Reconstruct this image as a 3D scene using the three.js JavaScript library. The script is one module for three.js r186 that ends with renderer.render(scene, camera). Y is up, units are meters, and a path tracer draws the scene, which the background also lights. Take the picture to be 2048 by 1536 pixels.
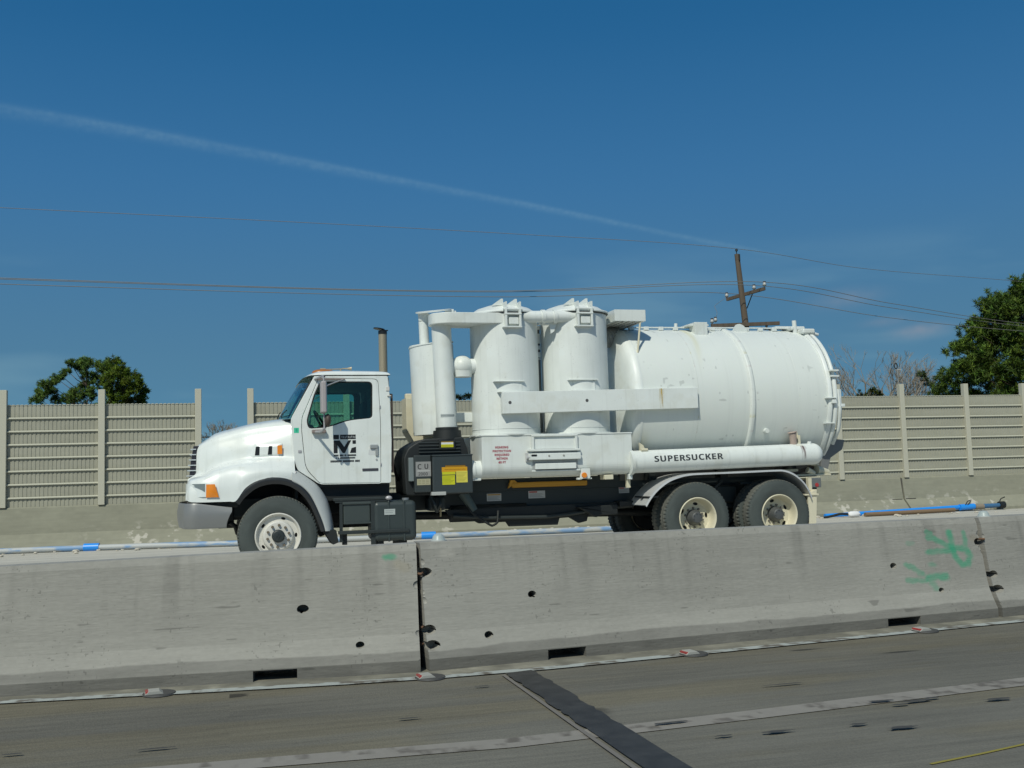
import * as THREE from 'three';
import { RoundedBoxGeometry } from 'three/addons/geometries/RoundedBoxGeometry.js';
import { mergeGeometries } from 'three/addons/utils/BufferGeometryUtils.js';
import { Brush, Evaluator, SUBTRACTION } from 'three-bvh-csg';

// ---------------------------------------------------------------- camera, sky, sun, exposure
const scene = new THREE.Scene();
const renderer = new THREE.WebGLRenderer({ antialias: true });
renderer.setSize(1024, 768);
renderer.toneMapping = THREE.LinearToneMapping;
renderer.toneMappingExposure = 1.0;
renderer.shadowMap.enabled = true;
const camera = new THREE.PerspectiveCamera(40.4, 1024 / 768, 0.1, 4000);
{
  const yaw = 0.267, pitch = 0.0841, roll = 0.029;
  const fwd = new THREE.Vector3(Math.sin(yaw) * Math.cos(pitch), Math.sin(pitch), -Math.cos(yaw) * Math.cos(pitch));
  const right = new THREE.Vector3(Math.cos(yaw), 0, Math.sin(yaw)), up = right.clone().cross(fwd);
  const r2 = right.clone().multiplyScalar(Math.cos(roll)).addScaledVector(up, -Math.sin(roll));
  const u2 = right.clone().multiplyScalar(Math.sin(roll)).addScaledVector(up, Math.cos(roll));
  camera.position.set(0, 1.28, 0);
  camera.quaternion.setFromRotationMatrix(new THREE.Matrix4().makeBasis(r2, u2, fwd.clone().negate()));
}
scene.add(camera);
const SUN = new THREE.Vector3(-0.7, 1.3, 1).normalize();
const sun = new THREE.DirectionalLight(new THREE.Color(1, 0.985, 0.86), 3.1);
sun.position.copy(SUN).multiplyScalar(60).add(new THREE.Vector3(4, 0, -14));
sun.target.position.set(4, 0, -14);
sun.castShadow = true; sun.shadow.mapSize.set(4096, 4096);
Object.assign(sun.shadow.camera, { left: -40, right: 40, top: 40, bottom: -40, near: 1, far: 160 });
scene.add(sun, sun.target);

// ---------------------------------------------------------------- random, noise
let seed = 7;
const rnd = () => { seed = (seed + 0x6d2b79f5) | 0; let t = Math.imul(seed ^ (seed >>> 15), 1 | seed); t = (t + Math.imul(t ^ (t >>> 7), 61 | t)) ^ t; return ((t ^ (t >>> 14)) >>> 0) / 4294967296; };
const rr = (a, b) => a + (b - a) * rnd();
const hash = (x, y) => { let h = Math.imul(x, 374761393) + Math.imul(y, 668265263) | 0; h = Math.imul(h ^ (h >>> 13), 1274126177); return ((h ^ (h >>> 16)) >>> 0) / 4294967296; };
function vn(x, y, px = 0, py = 0) {
  let ix = Math.floor(x), iy = Math.floor(y); const fx = x - ix, fy = y - iy;
  const w = (a, p) => p ? ((a % p) + p) % p : a;
  const u = fx * fx * (3 - 2 * fx), v = fy * fy * (3 - 2 * fy);
  const a = hash(w(ix, px), w(iy, py)), b = hash(w(ix + 1, px), w(iy, py)), c = hash(w(ix, px), w(iy + 1, py)), d = hash(w(ix + 1, px), w(iy + 1, py));
  return a + (b - a) * u + (c - a) * v + (a - b - c + d) * u * v;
}
const fbm = (x, y, o = 4, px = 0, py = 0) => { let s = 0, a = 0.5; for (let i = 0; i < o; i++) { s += a * vn(x + i * 17.3 * (px ? 0 : 1), y + i * 9.1 * (py ? 0 : 1), px, py); x *= 2; y *= 2; px *= 2; py *= 2; a *= 0.5; } return s / (1 - Math.pow(0.5, o)); };
const clamp = (x, a = 0, b = 1) => Math.min(b, Math.max(a, x));
const sstep = (a, b, x) => { const t = clamp((x - a) / (b - a)); return t * t * (3 - 2 * t); };
function tab(xs, ys, x) {                       // smooth table lookup
  if (x <= xs[0]) return ys[0]; const n = xs.length; if (x >= xs[n - 1]) return ys[n - 1];
  let i = 0; while (xs[i + 1] < x) i++;
  const h = xs[i + 1] - xs[i], t = (x - xs[i]) / h;
  const m = (k) => k <= 0 ? (ys[1] - ys[0]) / (xs[1] - xs[0]) : k >= n - 1 ? (ys[n - 1] - ys[n - 2]) / (xs[n - 1] - xs[n - 2]) : (ys[k + 1] - ys[k - 1]) / (xs[k + 1] - xs[k - 1]);
  const t2 = t * t, t3 = t2 * t;
  return (2 * t3 - 3 * t2 + 1) * ys[i] + (t3 - 2 * t2 + t) * h * m(i) + (-2 * t3 + 3 * t2) * ys[i + 1] + (t3 - t2) * h * m(i + 1);
}

// ---------------------------------------------------------------- sky (air, contrail, wisps)
{
  const W = 4096, H = 2048, d = new Float32Array(W * H * 4);
  const el = [0, 3, 6.5, 10, 15, 20, 25, 45, 90];
  const cr = [0.115, 0.092, 0.080, 0.066, 0.046, 0.030, 0.018, 0.012, 0.009];
  const cg = [0.260, 0.235, 0.210, 0.193, 0.170, 0.142, 0.118, 0.092, 0.076];
  const cb = [0.360, 0.360, 0.342, 0.346, 0.352, 0.318, 0.283, 0.235, 0.195];
  const sunAz = Math.atan2(SUN.x, -SUN.z), sunEl = Math.asin(SUN.y);
  const ca = [-40, -11.1, 1.25, 15.6, 28, 31], ce = [18.7, 18.3, 17.17, 14.68, 11.6, 10.7];
  const clouds = [[36.85, 6.6, 1.15, 0.30, 0.5], [33.3, 8.55, 1.5, 0.42, 0.28], [35.2, 7.2, 1.0, 0.22, 0.2]];
  for (let j = 0; j < H; j++) {
    const e = (j + 0.5) / H * 180 - 90, ee = Math.max(0, e);
    const r0 = tab(el, cr, ee), g0 = tab(el, cg, ee), b0 = tab(el, cb, ee), er = e * Math.PI / 180;
    for (let i = 0; i < W; i++) {
      const th = ((i + 0.5) / W - 0.5) * 2 * Math.PI;            // atan2(z, x)
      const az = Math.atan2(Math.cos(th), -Math.sin(th)), ad = az * 180 / Math.PI;
      const cs = Math.sin(er) * Math.sin(sunEl) + Math.cos(er) * Math.cos(sunEl) * Math.cos(az - sunAz);
      const glow = e > 0 ? 0.35 * Math.pow(Math.max(0, cs), 6) + 0.9 * Math.pow(Math.max(0, cs), 60) : 0;
      let r = r0 + glow * 0.55, g = g0 + glow * 0.6, b = b0 + glow * 0.62;
      if (e > 0 && e < 30) {
        let m = 0;
        if (ad > -42 && ad < 34) {
          const t = (e - tab(ca, ce, ad)), w = 0.12 + 0.22 * sstep(30, -12, ad);
          if (Math.abs(t) < 2.2 * w) {
            const n = fbm(ad * 1.3 + e * 3, e * 9 - ad * 1.2, 4), q = fbm(ad * 6, e * 6, 3);
            const s2 = fbm(ad * 0.8 + e * 4, e * 14 + ad * 2.8, 4); m += (Math.exp(-Math.pow(t / w, 2) * 1.3) * (0.15 + 0.9 * n * q) + 0.5 * Math.exp(-Math.pow((t - 0.6 * w) / (0.35 * w), 2)) * s2) * (0.9 + 0.25 * sstep(0.35, 0.65, fbm(ad * 0.35 + 7, e * 0.4, 4))) * sstep(33, 26, ad) * 0.17;
          }
        }
        if (e < 13) m += 0.11 * sstep(0.48, 0.8, fbm(ad * 0.09 + 3, e * 0.55 + ad * 0.02, 5)) * sstep(13, 9, e);
        r += m * 0.34; g += m * 0.42; b += m * 0.30;
        for (const [a, c, sa, sc, k] of clouds) {
          const u = (ad - a) / sa, v = (e - c - 0.06 * (ad - a)) / sc;
          if (u * u + v * v < 6) { const f = k * Math.exp(-(u * u + v * v) * 0.9) * (0.6 + 0.8 * fbm(ad * 2.2, e * 5, 4)); r += (0.27 - r) * f; g += (0.3 - g) * f; b += (0.36 - b) * f; }
        }
      }
      const o = (j * W + i) * 4; d[o] = r; d[o + 1] = g; d[o + 2] = b; d[o + 3] = 1;
    }
  }
  const t = new THREE.DataTexture(d, W, H, THREE.RGBAFormat, THREE.FloatType);
  t.mapping = THREE.EquirectangularReflectionMapping; t.magFilter = THREE.LinearFilter; t.needsUpdate = true;
  scene.background = t; scene.environment = t;
}

// ---------------------------------------------------------------- building helpers
const used = {};
const numbered = (n) => { const k = used[n] = (used[n] ?? -1) + 1; return k ? `${n}_${String(k).padStart(3, '0')}` : n; };
function tag(o, label, category, group, kind) {
  if (label) o.userData.label = label; if (category) o.userData.category = category;
  if (group) o.userData.group = group; if (kind) o.userData.kind = kind; return o;
}
function thing(name, label, category, [x, y, z] = [0, 0, 0], turn = 0, group) {
  const o = new THREE.Group(); o.name = numbered(name); o.position.set(x, y, z); o.rotation.y = turn; scene.add(o);
  return tag(o, label, category, group);
}
function flat(g) {                              // same attributes everywhere, so that pieces merge
  if (g.index) g = g.toNonIndexed();
  for (const k of Object.keys(g.attributes)) if (!['position', 'normal', 'uv', 'color'].includes(k)) g.deleteAttribute(k);
  if (!g.attributes.normal) g.computeVertexNormals();
  g.morphAttributes = {}; g.clearGroups();
  return g;
}
function metricUV(g) {                          // uv in metres, by the main direction of each face
  const p = g.attributes.position, uv = new Float32Array(p.count * 2);
  const a = new THREE.Vector3(), b = new THREE.Vector3(), c = new THREE.Vector3();
  for (let i = 0; i < p.count; i += 3) {
    a.fromBufferAttribute(p, i); b.fromBufferAttribute(p, i + 1); c.fromBufferAttribute(p, i + 2);
    const n = b.clone().sub(a).cross(c.clone().sub(a)), ax = Math.abs(n.x), ay = Math.abs(n.y), az = Math.abs(n.z);
    [a, b, c].forEach((v, k) => { const o = (i + k) * 2; if (ay > ax && ay > az) { uv[o] = v.x; uv[o + 1] = v.z; } else if (ax > az) { uv[o] = v.z; uv[o + 1] = v.y; } else { uv[o] = v.x; uv[o + 1] = v.y; } });
  }
  g.setAttribute('uv', new THREE.BufferAttribute(uv, 2)); return g;
}
function join(gs, keepUV) {
  gs = (Array.isArray(gs) ? gs : [gs]).map((g) => { g = flat(g); if (!keepUV || !g.attributes.uv) metricUV(g); return g; });
  return gs.length > 1 ? mergeGeometries(gs) : gs[0];
}
function parts(parent, name, gs, mat) { return gs.map((g) => part(parent, name, g, mat)); }
function part(parent, name, gs, mat, label, keepUV) {
  const m = new THREE.Mesh(join(gs, keepUV), mat); m.name = numbered(name); m.castShadow = m.receiveShadow = true; parent.add(m);
  if (label) m.userData.label = label; return m;
}
const same = (parent, name, geo, mat, x = 0, y = 0, z = 0) => { const m = new THREE.Mesh(geo, mat); m.name = numbered(name); m.castShadow = m.receiveShadow = true; m.position.set(x, y, z); parent.add(m); return m; };
const bx = (x0, x1, y0, y1, z0, z1, r = 0) => { const w = x1 - x0, h = y1 - y0, d = z1 - z0; const g = r ? new RoundedBoxGeometry(w, h, d, 2, Math.min(r, w / 2.01, h / 2.01, d / 2.01)) : new THREE.BoxGeometry(w, h, d); return g.translate((x0 + x1) / 2, (y0 + y1) / 2, (z0 + z1) / 2); };
function cyl(a, b, r1, r2 = r1, seg = 20, open = false) {
  const p = new THREE.Vector3(...a), q = new THREE.Vector3(...b), d = q.clone().sub(p), l = d.length();
  const g = new THREE.CylinderGeometry(r2, r1, l, seg, 1, open);
  g.applyQuaternion(new THREE.Quaternion().setFromUnitVectors(new THREE.Vector3(0, 1, 0), d.divideScalar(l)));
  return g.translate((p.x + q.x) / 2, (p.y + q.y) / 2, (p.z + q.z) / 2);
}
const tube = (pts, r, n = 40, s = 8) => new THREE.TubeGeometry(new THREE.CatmullRomCurve3(pts.map((p) => new THREE.Vector3(...p)), false, 'catmullrom', 0.2), n, r, s);
function ext(pts, z0, z1, holes = [], bevel = 0) {
  const s = new THREE.Shape(pts.map((p) => new THREE.Vector2(...p)));
  for (const h of holes) s.holes.push(new THREE.Path(h.map((p) => new THREE.Vector2(...p))));
  return new THREE.ExtrudeGeometry(s, { depth: z1 - z0 - 2 * bevel, bevelEnabled: bevel > 0, bevelThickness: bevel, bevelSize: bevel, bevelOffset: -bevel, bevelSegments: 2, curveSegments: 12 }).translate(0, 0, z0 + bevel);
}
function round(pts, r = 0.04, n = 4) {          // polygon with rounded corners; a third entry is that corner's own radius
  const out = [];
  pts.forEach((p, i) => {
    const a = pts[(i + pts.length - 1) % pts.length], b = pts[(i + 1) % pts.length], R = p[2] ?? r;
    const d1 = [a[0] - p[0], a[1] - p[1]], d2 = [b[0] - p[0], b[1] - p[1]], l1 = Math.hypot(...d1), l2 = Math.hypot(...d2);
    const k = Math.min(R, l1 * 0.45, l2 * 0.45);
    if (k < 1e-4) { out.push([p[0], p[1]]); return; }
    const s = [p[0] + d1[0] / l1 * k, p[1] + d1[1] / l1 * k], e = [p[0] + d2[0] / l2 * k, p[1] + d2[1] / l2 * k];
    for (let j = 0; j <= n; j++) { const t = j / n; out.push([(1 - t) ** 2 * s[0] + 2 * t * (1 - t) * p[0] + t * t * e[0], (1 - t) ** 2 * s[1] + 2 * t * (1 - t) * p[1] + t * t * e[1]]); }
  });
  return out;
}
function surf(fn, nu, nv) {                     // grid surface; fn(u, v) gives a point
  const pos = [], uv = [], idx = [];
  for (let j = 0; j <= nv; j++) for (let i = 0; i <= nu; i++) { pos.push(...fn(i / nu, j / nv)); uv.push(i / nu, j / nv); }
  for (let j = 0; j < nv; j++) for (let i = 0; i < nu; i++) { const a = j * (nu + 1) + i, b = a + 1, c = a + nu + 1, d = c + 1; idx.push(a, b, d, a, d, c); }
  const g = new THREE.BufferGeometry(); g.setAttribute('position', new THREE.Float32BufferAttribute(pos, 3)); g.setAttribute('uv', new THREE.Float32BufferAttribute(uv, 2)); g.setIndex(idx); g.computeVertexNormals(); return g;
}
const lathe = (pts, seg = 48) => new THREE.LatheGeometry(pts.map((p) => new THREE.Vector2(...p)), seg);

// ---------------------------------------------------------------- textures and materials
const L = (c) => clamp(c <= 0.0031308 ? c * 12.92 : 1.055 * Math.pow(c, 1 / 2.4) - 0.055);
function tex(w, h, fn, rx = 1, ry = 1) {        // fn(u, v) gives linear r, g, b
  const d = new Uint8Array(w * h * 4);
  for (let j = 0; j < h; j++) for (let i = 0; i < w; i++) { const c = fn((i + 0.5) / w, (j + 0.5) / h), o = (j * w + i) * 4; d[o] = L(c[0]) * 255; d[o + 1] = L(c[1]) * 255; d[o + 2] = L(c[2]) * 255; d[o + 3] = 255; }
  const t = new THREE.DataTexture(d, w, h); t.colorSpace = THREE.SRGBColorSpace; t.wrapS = t.wrapT = THREE.RepeatWrapping; t.magFilter = THREE.LinearFilter; t.minFilter = THREE.LinearMipmapLinearFilter; t.generateMipmaps = true; t.repeat.set(rx, ry); t.needsUpdate = true; return t;
}
function gray(w, h, fn, rx = 1, ry = 1) { const t = tex(w, h, (u, v) => { const s = Math.pow(fn(u, v), 2.2); return [s, s, s]; }, rx, ry); t.colorSpace = THREE.NoColorSpace; return t; }
function art(w, h, draw) { const c = document.createElement('canvas'); c.width = w; c.height = h; const g = c.getContext('2d'); draw(g, w, h); const t = new THREE.CanvasTexture(c); t.colorSpace = THREE.SRGBColorSpace; t.anisotropy = 8; return t; }
const std = (r, g, b, rough = 0.6, metal = 0, more = {}) => new THREE.MeshStandardMaterial({ color: new THREE.Color().setRGB(r, g, b), roughness: rough, metalness: metal, side: THREE.DoubleSide, ...more });
const phys = (r, g, b, more) => new THREE.MeshPhysicalMaterial({ color: new THREE.Color().setRGB(r, g, b), side: THREE.DoubleSide, ...more });
const grimeTex = tex(1024, 1024, (u, v) => {      // road film: soft blotches and vertical runs, repeats every 2 m
  const a = fbm(u * 6, v * 6, 5, 6, 6), s = fbm(u * 60, v * 3, 3, 60, 3), b = sstep(0.55, 0.75, fbm(u * 9 + 3, v * 9, 5, 9, 9)), sp = sstep(0.88, 0.93, vn(u * 150, v * 150, 150, 150)) * sstep(0.5, 0.7, vn(u * 14, v * 14, 14, 14));
  const k = 0.89 + 0.16 * a - 0.07 * sstep(0.55, 0.9, s) - 0.05 * b - 0.14 * sp;
  return [k, k * (0.993 - 0.01 * b), k * (0.972 + 0.02 * a - 0.035 * b)];
}, 0.5, 0.5);
const MAT = {
  paint: phys(0.77, 0.81, 0.785, { roughness: 0.34, clearcoat: 0.55, clearcoatRoughness: 0.12, map: grimeTex }),
  body: phys(0.73, 0.77, 0.745, { roughness: 0.48, clearcoat: 0.15, clearcoatRoughness: 0.35, map: grimeTex }),
  cream: std(0.66, 0.62, 0.47, 0.5, 0, { map: grimeTex }),
  black: std(0.010, 0.013, 0.013, 0.6),
  blackGloss: std(0.014, 0.015, 0.016, 0.3),
  rubber: std(0.035, 0.04, 0.04, 0.75),
  slate: std(0.022, 0.029, 0.029, 0.5),
  greyMetal: std(0.42, 0.41, 0.42, 0.42, 0.25),
  bumper: std(0.24, 0.245, 0.24, 0.42, 0.3),
  alu: std(0.55, 0.56, 0.56, 0.5, 0.2, { map: grimeTex }),
  tan: std(0.36, 0.31, 0.22, 0.45, 0.35),
  rust: std(0.16, 0.09, 0.055, 0.9),
  darkBrown: std(0.07, 0.05, 0.04, 0.6),
  amber: phys(0.78, 0.24, 0.015, { roughness: 0.2, clearcoat: 0.6 }),
  red: phys(0.4, 0.04, 0.04, { roughness: 0.3, clearcoat: 0.4 }),
  ochre: std(0.50, 0.25, 0.02, 0.5),
  inside: std(0.05, 0.055, 0.055, 0.8),
  glass: phys(0.62, 0.84, 0.78, { transmission: 1, thickness: 0, roughness: 0.02, ior: 1.5 }),
  screen: phys(0.34, 0.62, 0.63, { transmission: 1, thickness: 0, roughness: 0.02, ior: 1.5 }),
  mirrorGlass: std(0.6, 0.62, 0.65, 0.05, 1),
  wood: std(0.13, 0.10, 0.075, 0.9, 0, { map: tex(128, 512, (u, v) => { const k = 0.6 + 0.75 * fbm(u * 22, v * 2.2, 4, 22, 0); return [k, k, k * 0.97]; }, 1, 0.4) }),
  porcelain: phys(0.7, 0.72, 0.72, { roughness: 0.25 }),
  wire: std(0.24, 0.225, 0.20, 0.7, 0.2),
};

// ---------------------------------------------------------------- the setting: ground, two carriageways
function sheet(name, x0, x1, z0, z1, y, mat, keep) {
  const g = new THREE.PlaneGeometry(x1 - x0, z1 - z0).rotateX(-Math.PI / 2).translate((x0 + x1) / 2, y, (z0 + z1) / 2);
  const m = part(scene, name, g, mat); m.userData.kind = 'structure'; return m;
}
const roadTex = tex(2048, 1024, (u, v) => {     // 12 m x 6 m of worn concrete, tined along the direction of travel
  const X = u * 12, Y = v * 6;
  const streak = fbm(X * 0.9, Y * 26, 4, 0, 156), fine = fbm(u * 12 * 5, v * 6 * 60, 3, 60, 360), big = fbm(u * 5, v * 4, 4, 5, 4), gr = hash((u * 2048) | 0, (v * 1024) | 0);
  const blot = fbm(u * 14 + 5, v * 16, 5, 14, 16); let k = 0.66 + 0.26 * streak + 0.24 * fine + 0.34 * (big - 0.5) + 0.22 * (blot - 0.5) + 0.22 * (gr - 0.5); const br = sstep(0.35, 0.7, fbm(u * 8 + 2, v * 18, 4, 8, 18));
  const sp = vn(X * 2.6, Y * 9) * vn(X * 1.1 + 40, Y * 3.3 + 7); k *= 1 - 0.75 * sstep(0.72, 0.82, sp);
  return [k * (0.152 + 0.012 * br), k * (0.144 + 0.003 * br), k * (0.116 - 0.014 * br)];
}, 1 / 12, 1 / 6);
const roadBump = gray(512, 512, (u, v) => 0.5 * fbm(u * 8, v * 120, 3, 8, 120) + 0.5 * hash((u * 512) | 0, (v * 512) | 0), 0.5, 0.5);
const M_road = std(1, 1, 1, 0.88, 0, { map: roadTex, bumpMap: roadBump, bumpScale: 0.004 });
const paveTex = tex(1024, 512, (u, v) => {
  const k = 0.80 + 0.26 * fbm(u * 6, v * 20, 5, 6, 20) + 0.12 * (fbm(u * 80, v * 90, 2, 80, 90) - 0.5) - 0.10 * sstep(0.6, 0.8, fbm(u * 3, v * 5, 4, 3, 5));
  return [k * 0.52, k * 0.50, k * 0.44];
}, 1 / 10, 1 / 5);
const M_pave = std(1, 1, 1, 0.9, 0, { map: paveTex });
const soilTex = tex(512, 512, (u, v) => { const a = fbm(u * 8, v * 8, 5, 8, 8); return [0.07 + 0.07 * a, 0.075 + 0.06 * a, 0.03 + 0.03 * a]; }, 0.05, 0.05);
sheet('ground', -1500, 1500, -2500, 60, -0.06, std(1, 1, 1, 1, 0, { map: soilTex }));
sheet('far_road', -90, 140, -22.45, -7.3, 0, M_pave);
sheet('road', -90, 140, -7.3, 14, 0, M_road);
function ribbon(pts, off0, off1, y) {           // strip along a line on the ground, between two offsets across it
  const P = pts.map((p) => new THREE.Vector2(...p)), pos = [], uv = [], idx = []; let s = 0;
  P.forEach((p, i) => {
    const t = P[Math.min(i + 1, P.length - 1)].clone().sub(P[Math.max(i - 1, 0)]).normalize(), n = new THREE.Vector2(-t.y, t.x);
    if (i) s += p.distanceTo(P[i - 1]);
    for (const o of [off0, off1]) { const q = p.clone().addScaledVector(n, o); pos.push(q.x, y, q.y); uv.push(s, o); }
    if (i) { const a = 2 * i - 2; idx.push(a, a + 2, a + 1, a + 1, a + 2, a + 3); }
  });
  const g = new THREE.BufferGeometry(); g.setAttribute('position', new THREE.Float32BufferAttribute(pos, 3)); g.setAttribute('uv', new THREE.Float32BufferAttribute(uv, 2)); g.setIndex(idx); g.computeVertexNormals(); return g;
}
const edgePts = [[-60, -9.9], [-8, -7.75], [-1.32, -6.95], [-0.17, -6.79], [0.7, -6.68], [1.3, -6.635], [2.0, -6.64], [3.6, -6.775], [6.03, -7.0], [9, -7.3], [90, -14]];
const wornTex = (r, g, b, lo) => tex(1024, 64, (u, v) => { const k = fbm(u * 90, v * 5, 4, 90, 0), w = sstep(lo, lo + 0.25, k) * (0.75 + 0.25 * fbm(u * 200, v * 9, 2, 200, 0)); return [0.13 + (r - 0.13) * w, 0.115 + (g - 0.115) * w, 0.095 + (b - 0.095) * w]; }, 1 / 8, 1);
const dustTex = tex(1024, 128, (u, v) => { const k = fbm(u * 60, v * 6, 4, 60, 0); const q = 0.45 + 0.75 * k * k; return [0.30 * q, 0.285 * q, 0.225 * q]; }, 1 / 8, 1);
tag(part(scene, 'roadside_dust', ribbon(edgePts, -0.42, -0.03, 0.004), std(1, 1, 1, 1, 0, { map: dustTex }), null, true), 'pale sandy dust along the foot of the near concrete barriers', 'dust', null, 'stuff');
tag(part(scene, 'road_edge_line', ribbon(edgePts, -0.02, 0.075, 0.008), std(1, 1, 1, 0.7, 0, { map: wornTex(0.40, 0.43, 0.405, 0.26) }), null, true), null, null, null, 'structure');
tag(part(scene, 'lane_stripe', ribbon([[-60, -6.4], [-2, -5.1], [0.09, -4.99], [1.28, -4.90], [2.6, -4.98], [4.4, -5.12], [8, -5.45], [90, -13]], -0.085, 0.085, 0.004), std(1, 1, 1, 0.8, 0, { map: wornTex(0.27, 0.25, 0.215, 0.2) }), null, true), null, null, null, 'structure');
tag(part(scene, 'yellow_guide_line', ribbon([[2.85, -3.91], [3.15, -3.965], [3.42, -4.024], [9, -5.0]], -0.009, 0.009, 0.004), std(0.26, 0.22, 0.04, 0.9)), null, null, null, 'structure');
{ // dark band across the near carriageway, thin pale line along its left
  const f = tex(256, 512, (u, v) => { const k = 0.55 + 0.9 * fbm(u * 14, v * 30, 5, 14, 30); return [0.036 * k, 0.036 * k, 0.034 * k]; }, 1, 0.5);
  tag(part(scene, 'dark_road_band', ribbon([[1.79, -6.56], [1.79, -4.9], [1.80, 10]].flatMap((p, i, a) => i === 2 ? [p] : [...Array(40)].map((_, k) => { const t = k / 40, q = a[i + 1]; return [p[0] + (q[0] - p[0]) * t + 0.022 * (vn(k * 0.7, i) - 0.5), p[1] + (q[1] - p[1]) * t]; })), -0.095, 0.095, 0.010), std(1, 1, 1, 0.6, 0, { map: f })), null, null, null, 'structure');
  tag(part(scene, 'pale_road_line', ribbon([[1.665, -6.5], [1.665, 10]], -0.012, 0.012, 0.010), std(0.17, 0.155, 0.135, 0.9)), null, null, null, 'structure');
}
const tarMat = std(0.055, 0.053, 0.048, 0.85);
[[3.35, -4.97, 0.09, 0.016], [3.50, -4.90, 0.10, 0.018], [3.38, -4.86, 0.05, 0.014], [3.62, -4.93, 0.05, 0.014], [3.92, -4.78, 0.085, 0.022], [2.52, -4.6, 0.10, 0.018], [2.25, -4.62, 0.05, 0.012], [2.95, -4.58, 0.05, 0.016], [2.12, -4.95, 0.09, 0.015], [-0.35, -5.4, 0.1, 0.012], [3.1, -5.55, 0.13, 0.012], [0.9, -5.55, 0.06, 0.012], [-1.0, -5.55, 0.06, 0.012], [3.1, -4.45, 0.08, 0.02], [1.45, -6.2, 0.05, 0.012]].forEach(([x, z, a, b], i) => {
  const s = new THREE.Shape(); for (let k = 0; k < 18; k++) { const t = k / 18 * Math.PI * 2, q = 0.7 + 0.5 * hash(k, i); s[k ? 'lineTo' : 'moveTo'](Math.cos(t) * a * q, Math.sin(t) * b * q); }
  tag(part(scene, 'tar_spot', new THREE.ShapeGeometry(s).rotateX(-Math.PI / 2).translate(x, 0.013, z), tarMat), null, null, null, 'structure');
});
function roadMarker(x, z, label) {
  const t = thing('road_marker', label, 'road marker', [x, 0.012, z], 0.1, 'raised road markers on the edge line');
  part(t, 'base', ext([[-0.055, 0], [0.055, 0], [0.03, 0.02], [-0.03, 0.02]], -0.05, 0.05, [], 0.002), std(0.34, 0.34, 0.31, 0.7));
  part(t, 'reflector', bx(-0.05, -0.03, 0.006, 0.018, -0.042, 0.042), MAT.red);
  part(t, 'pad', cyl([0.03, -0.008, 0], [0.03, 0.002, 0], 0.1, 0.095, 16), std(0.06, 0.06, 0.058, 0.7));
}
roadMarker(-0.44, -6.79, 'low road marker on the edge line below the truck\'s bumper, leftmost of four');
roadMarker(1.19, -6.61, 'low red and white road marker at the gap between two concrete barriers');
roadMarker(3.03, -6.69, 'low red and white road marker below the middle of the central concrete barrier');
roadMarker(5.0, -6.87, 'low red and white road marker beside the rightmost barrier drain slot');

// ---------------------------------------------------------------- near concrete barriers
const barrierBump = gray(512, 512, (u, v) => 0.6 * fbm(u * 20, v * 20, 4, 20, 20) + 0.4 * fbm(u * 90, v * 90, 2, 90, 90));
function barrierTex(len, sd, marks) {
  return tex(2048, 384, (u, v) => {
    const x = u * len, y = v * 0.84;
    const pore = sstep(0.86, 0.92, vn(x * 75 + sd, y * 75)) * sstep(0.45, 0.7, vn(x * 6, y * 6 + sd)), scuff = sstep(0.90, 0.95, vn(x * 4.3 + sd * 7, y * 34)) * sstep(0.5, 0.7, vn(x * 14, y * 60)); const big = fbm(x * 1.3 + sd, y * 2.2, 5), st = fbm(x * 3 + sd, y * 40, 4), f = fbm(x * 40, y * 60 + sd, 3), run = fbm(x * 9 + sd, y * 0.8, 3);
    let k = 0.80 + 0.24 * (big - 0.5) + 0.09 * (st - 0.5) + 0.11 * (f - 0.5) - 0.16 * sstep(0.52, 0.8, run) * sstep(0.2, 0.8, y);
    k *= 1 + 0.02 * sstep(0.40, 0.20, y);  // lower slope painted slightly lighter, for the extra sun it faces
    const wave = 0.128 + 0.035 * (fbm(x * 1.1 + sd, 3, 3) - 0.4) + 0.012 * (fbm(x * 9, sd, 2) - 0.5);   // splash line of road dirt
    const dirt = sstep(wave + 0.006, wave - 0.006, y); k *= 1 - 0.36 * dirt * (0.7 + 0.5 * fbm(x * 5, y * 30, 3));
    k *= 1 - 0.30 * sstep(0.078, 0.068, y) * (0.75 + 0.5 * fbm(x * 4 + 9, y * 20, 3));
    k *= (1 - 0.30 * pore) * (1 - 0.32 * scuff); const pale = sstep(0.62, 0.8, fbm(x * 2.4 + sd * 5, y * 5, 4)) * sstep(0.35, 0.15, y); k *= 1 + 0.14 * pale; const drip = sstep(0.62, 0.80, fbm(x * 16 + sd, y * 0.9 + 2, 4)) * sstep(0.35, 0.82, y); k *= 1 - 0.12 * drip;
    let c = [k * 0.375, k * 0.365, k * 0.325];
    if (marks) for (const m of marks) {
      let d = 9; for (let i = 0; i < m.p.length - 1; i++) { const [ax, ay] = m.p[i], [bx2, by] = m.p[i + 1], L2 = (bx2 - ax) ** 2 + (by - ay) ** 2 || 1e-6, t = clamp(((x - ax) * (bx2 - ax) + (y - ay) * (by - ay)) / L2); d = Math.min(d, Math.hypot((x - ax - t * (bx2 - ax)) * 0.8, y - ay - t * (by - ay))); }
      const a = 0.78 * m.a * sstep(m.w, m.w * 0.25, d + 0.02 * (fbm(x * 30, y * 30, 3) - 0.5)) * (0.55 + 0.6 * fbm(x * 14, y * 22 + 5, 3));
      c = c.map((q, i) => q + (m.c[i] - q) * clamp(a));
    }
    return c;
  });
}
const ev = new Evaluator(); ev.useGroups = false;
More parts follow.
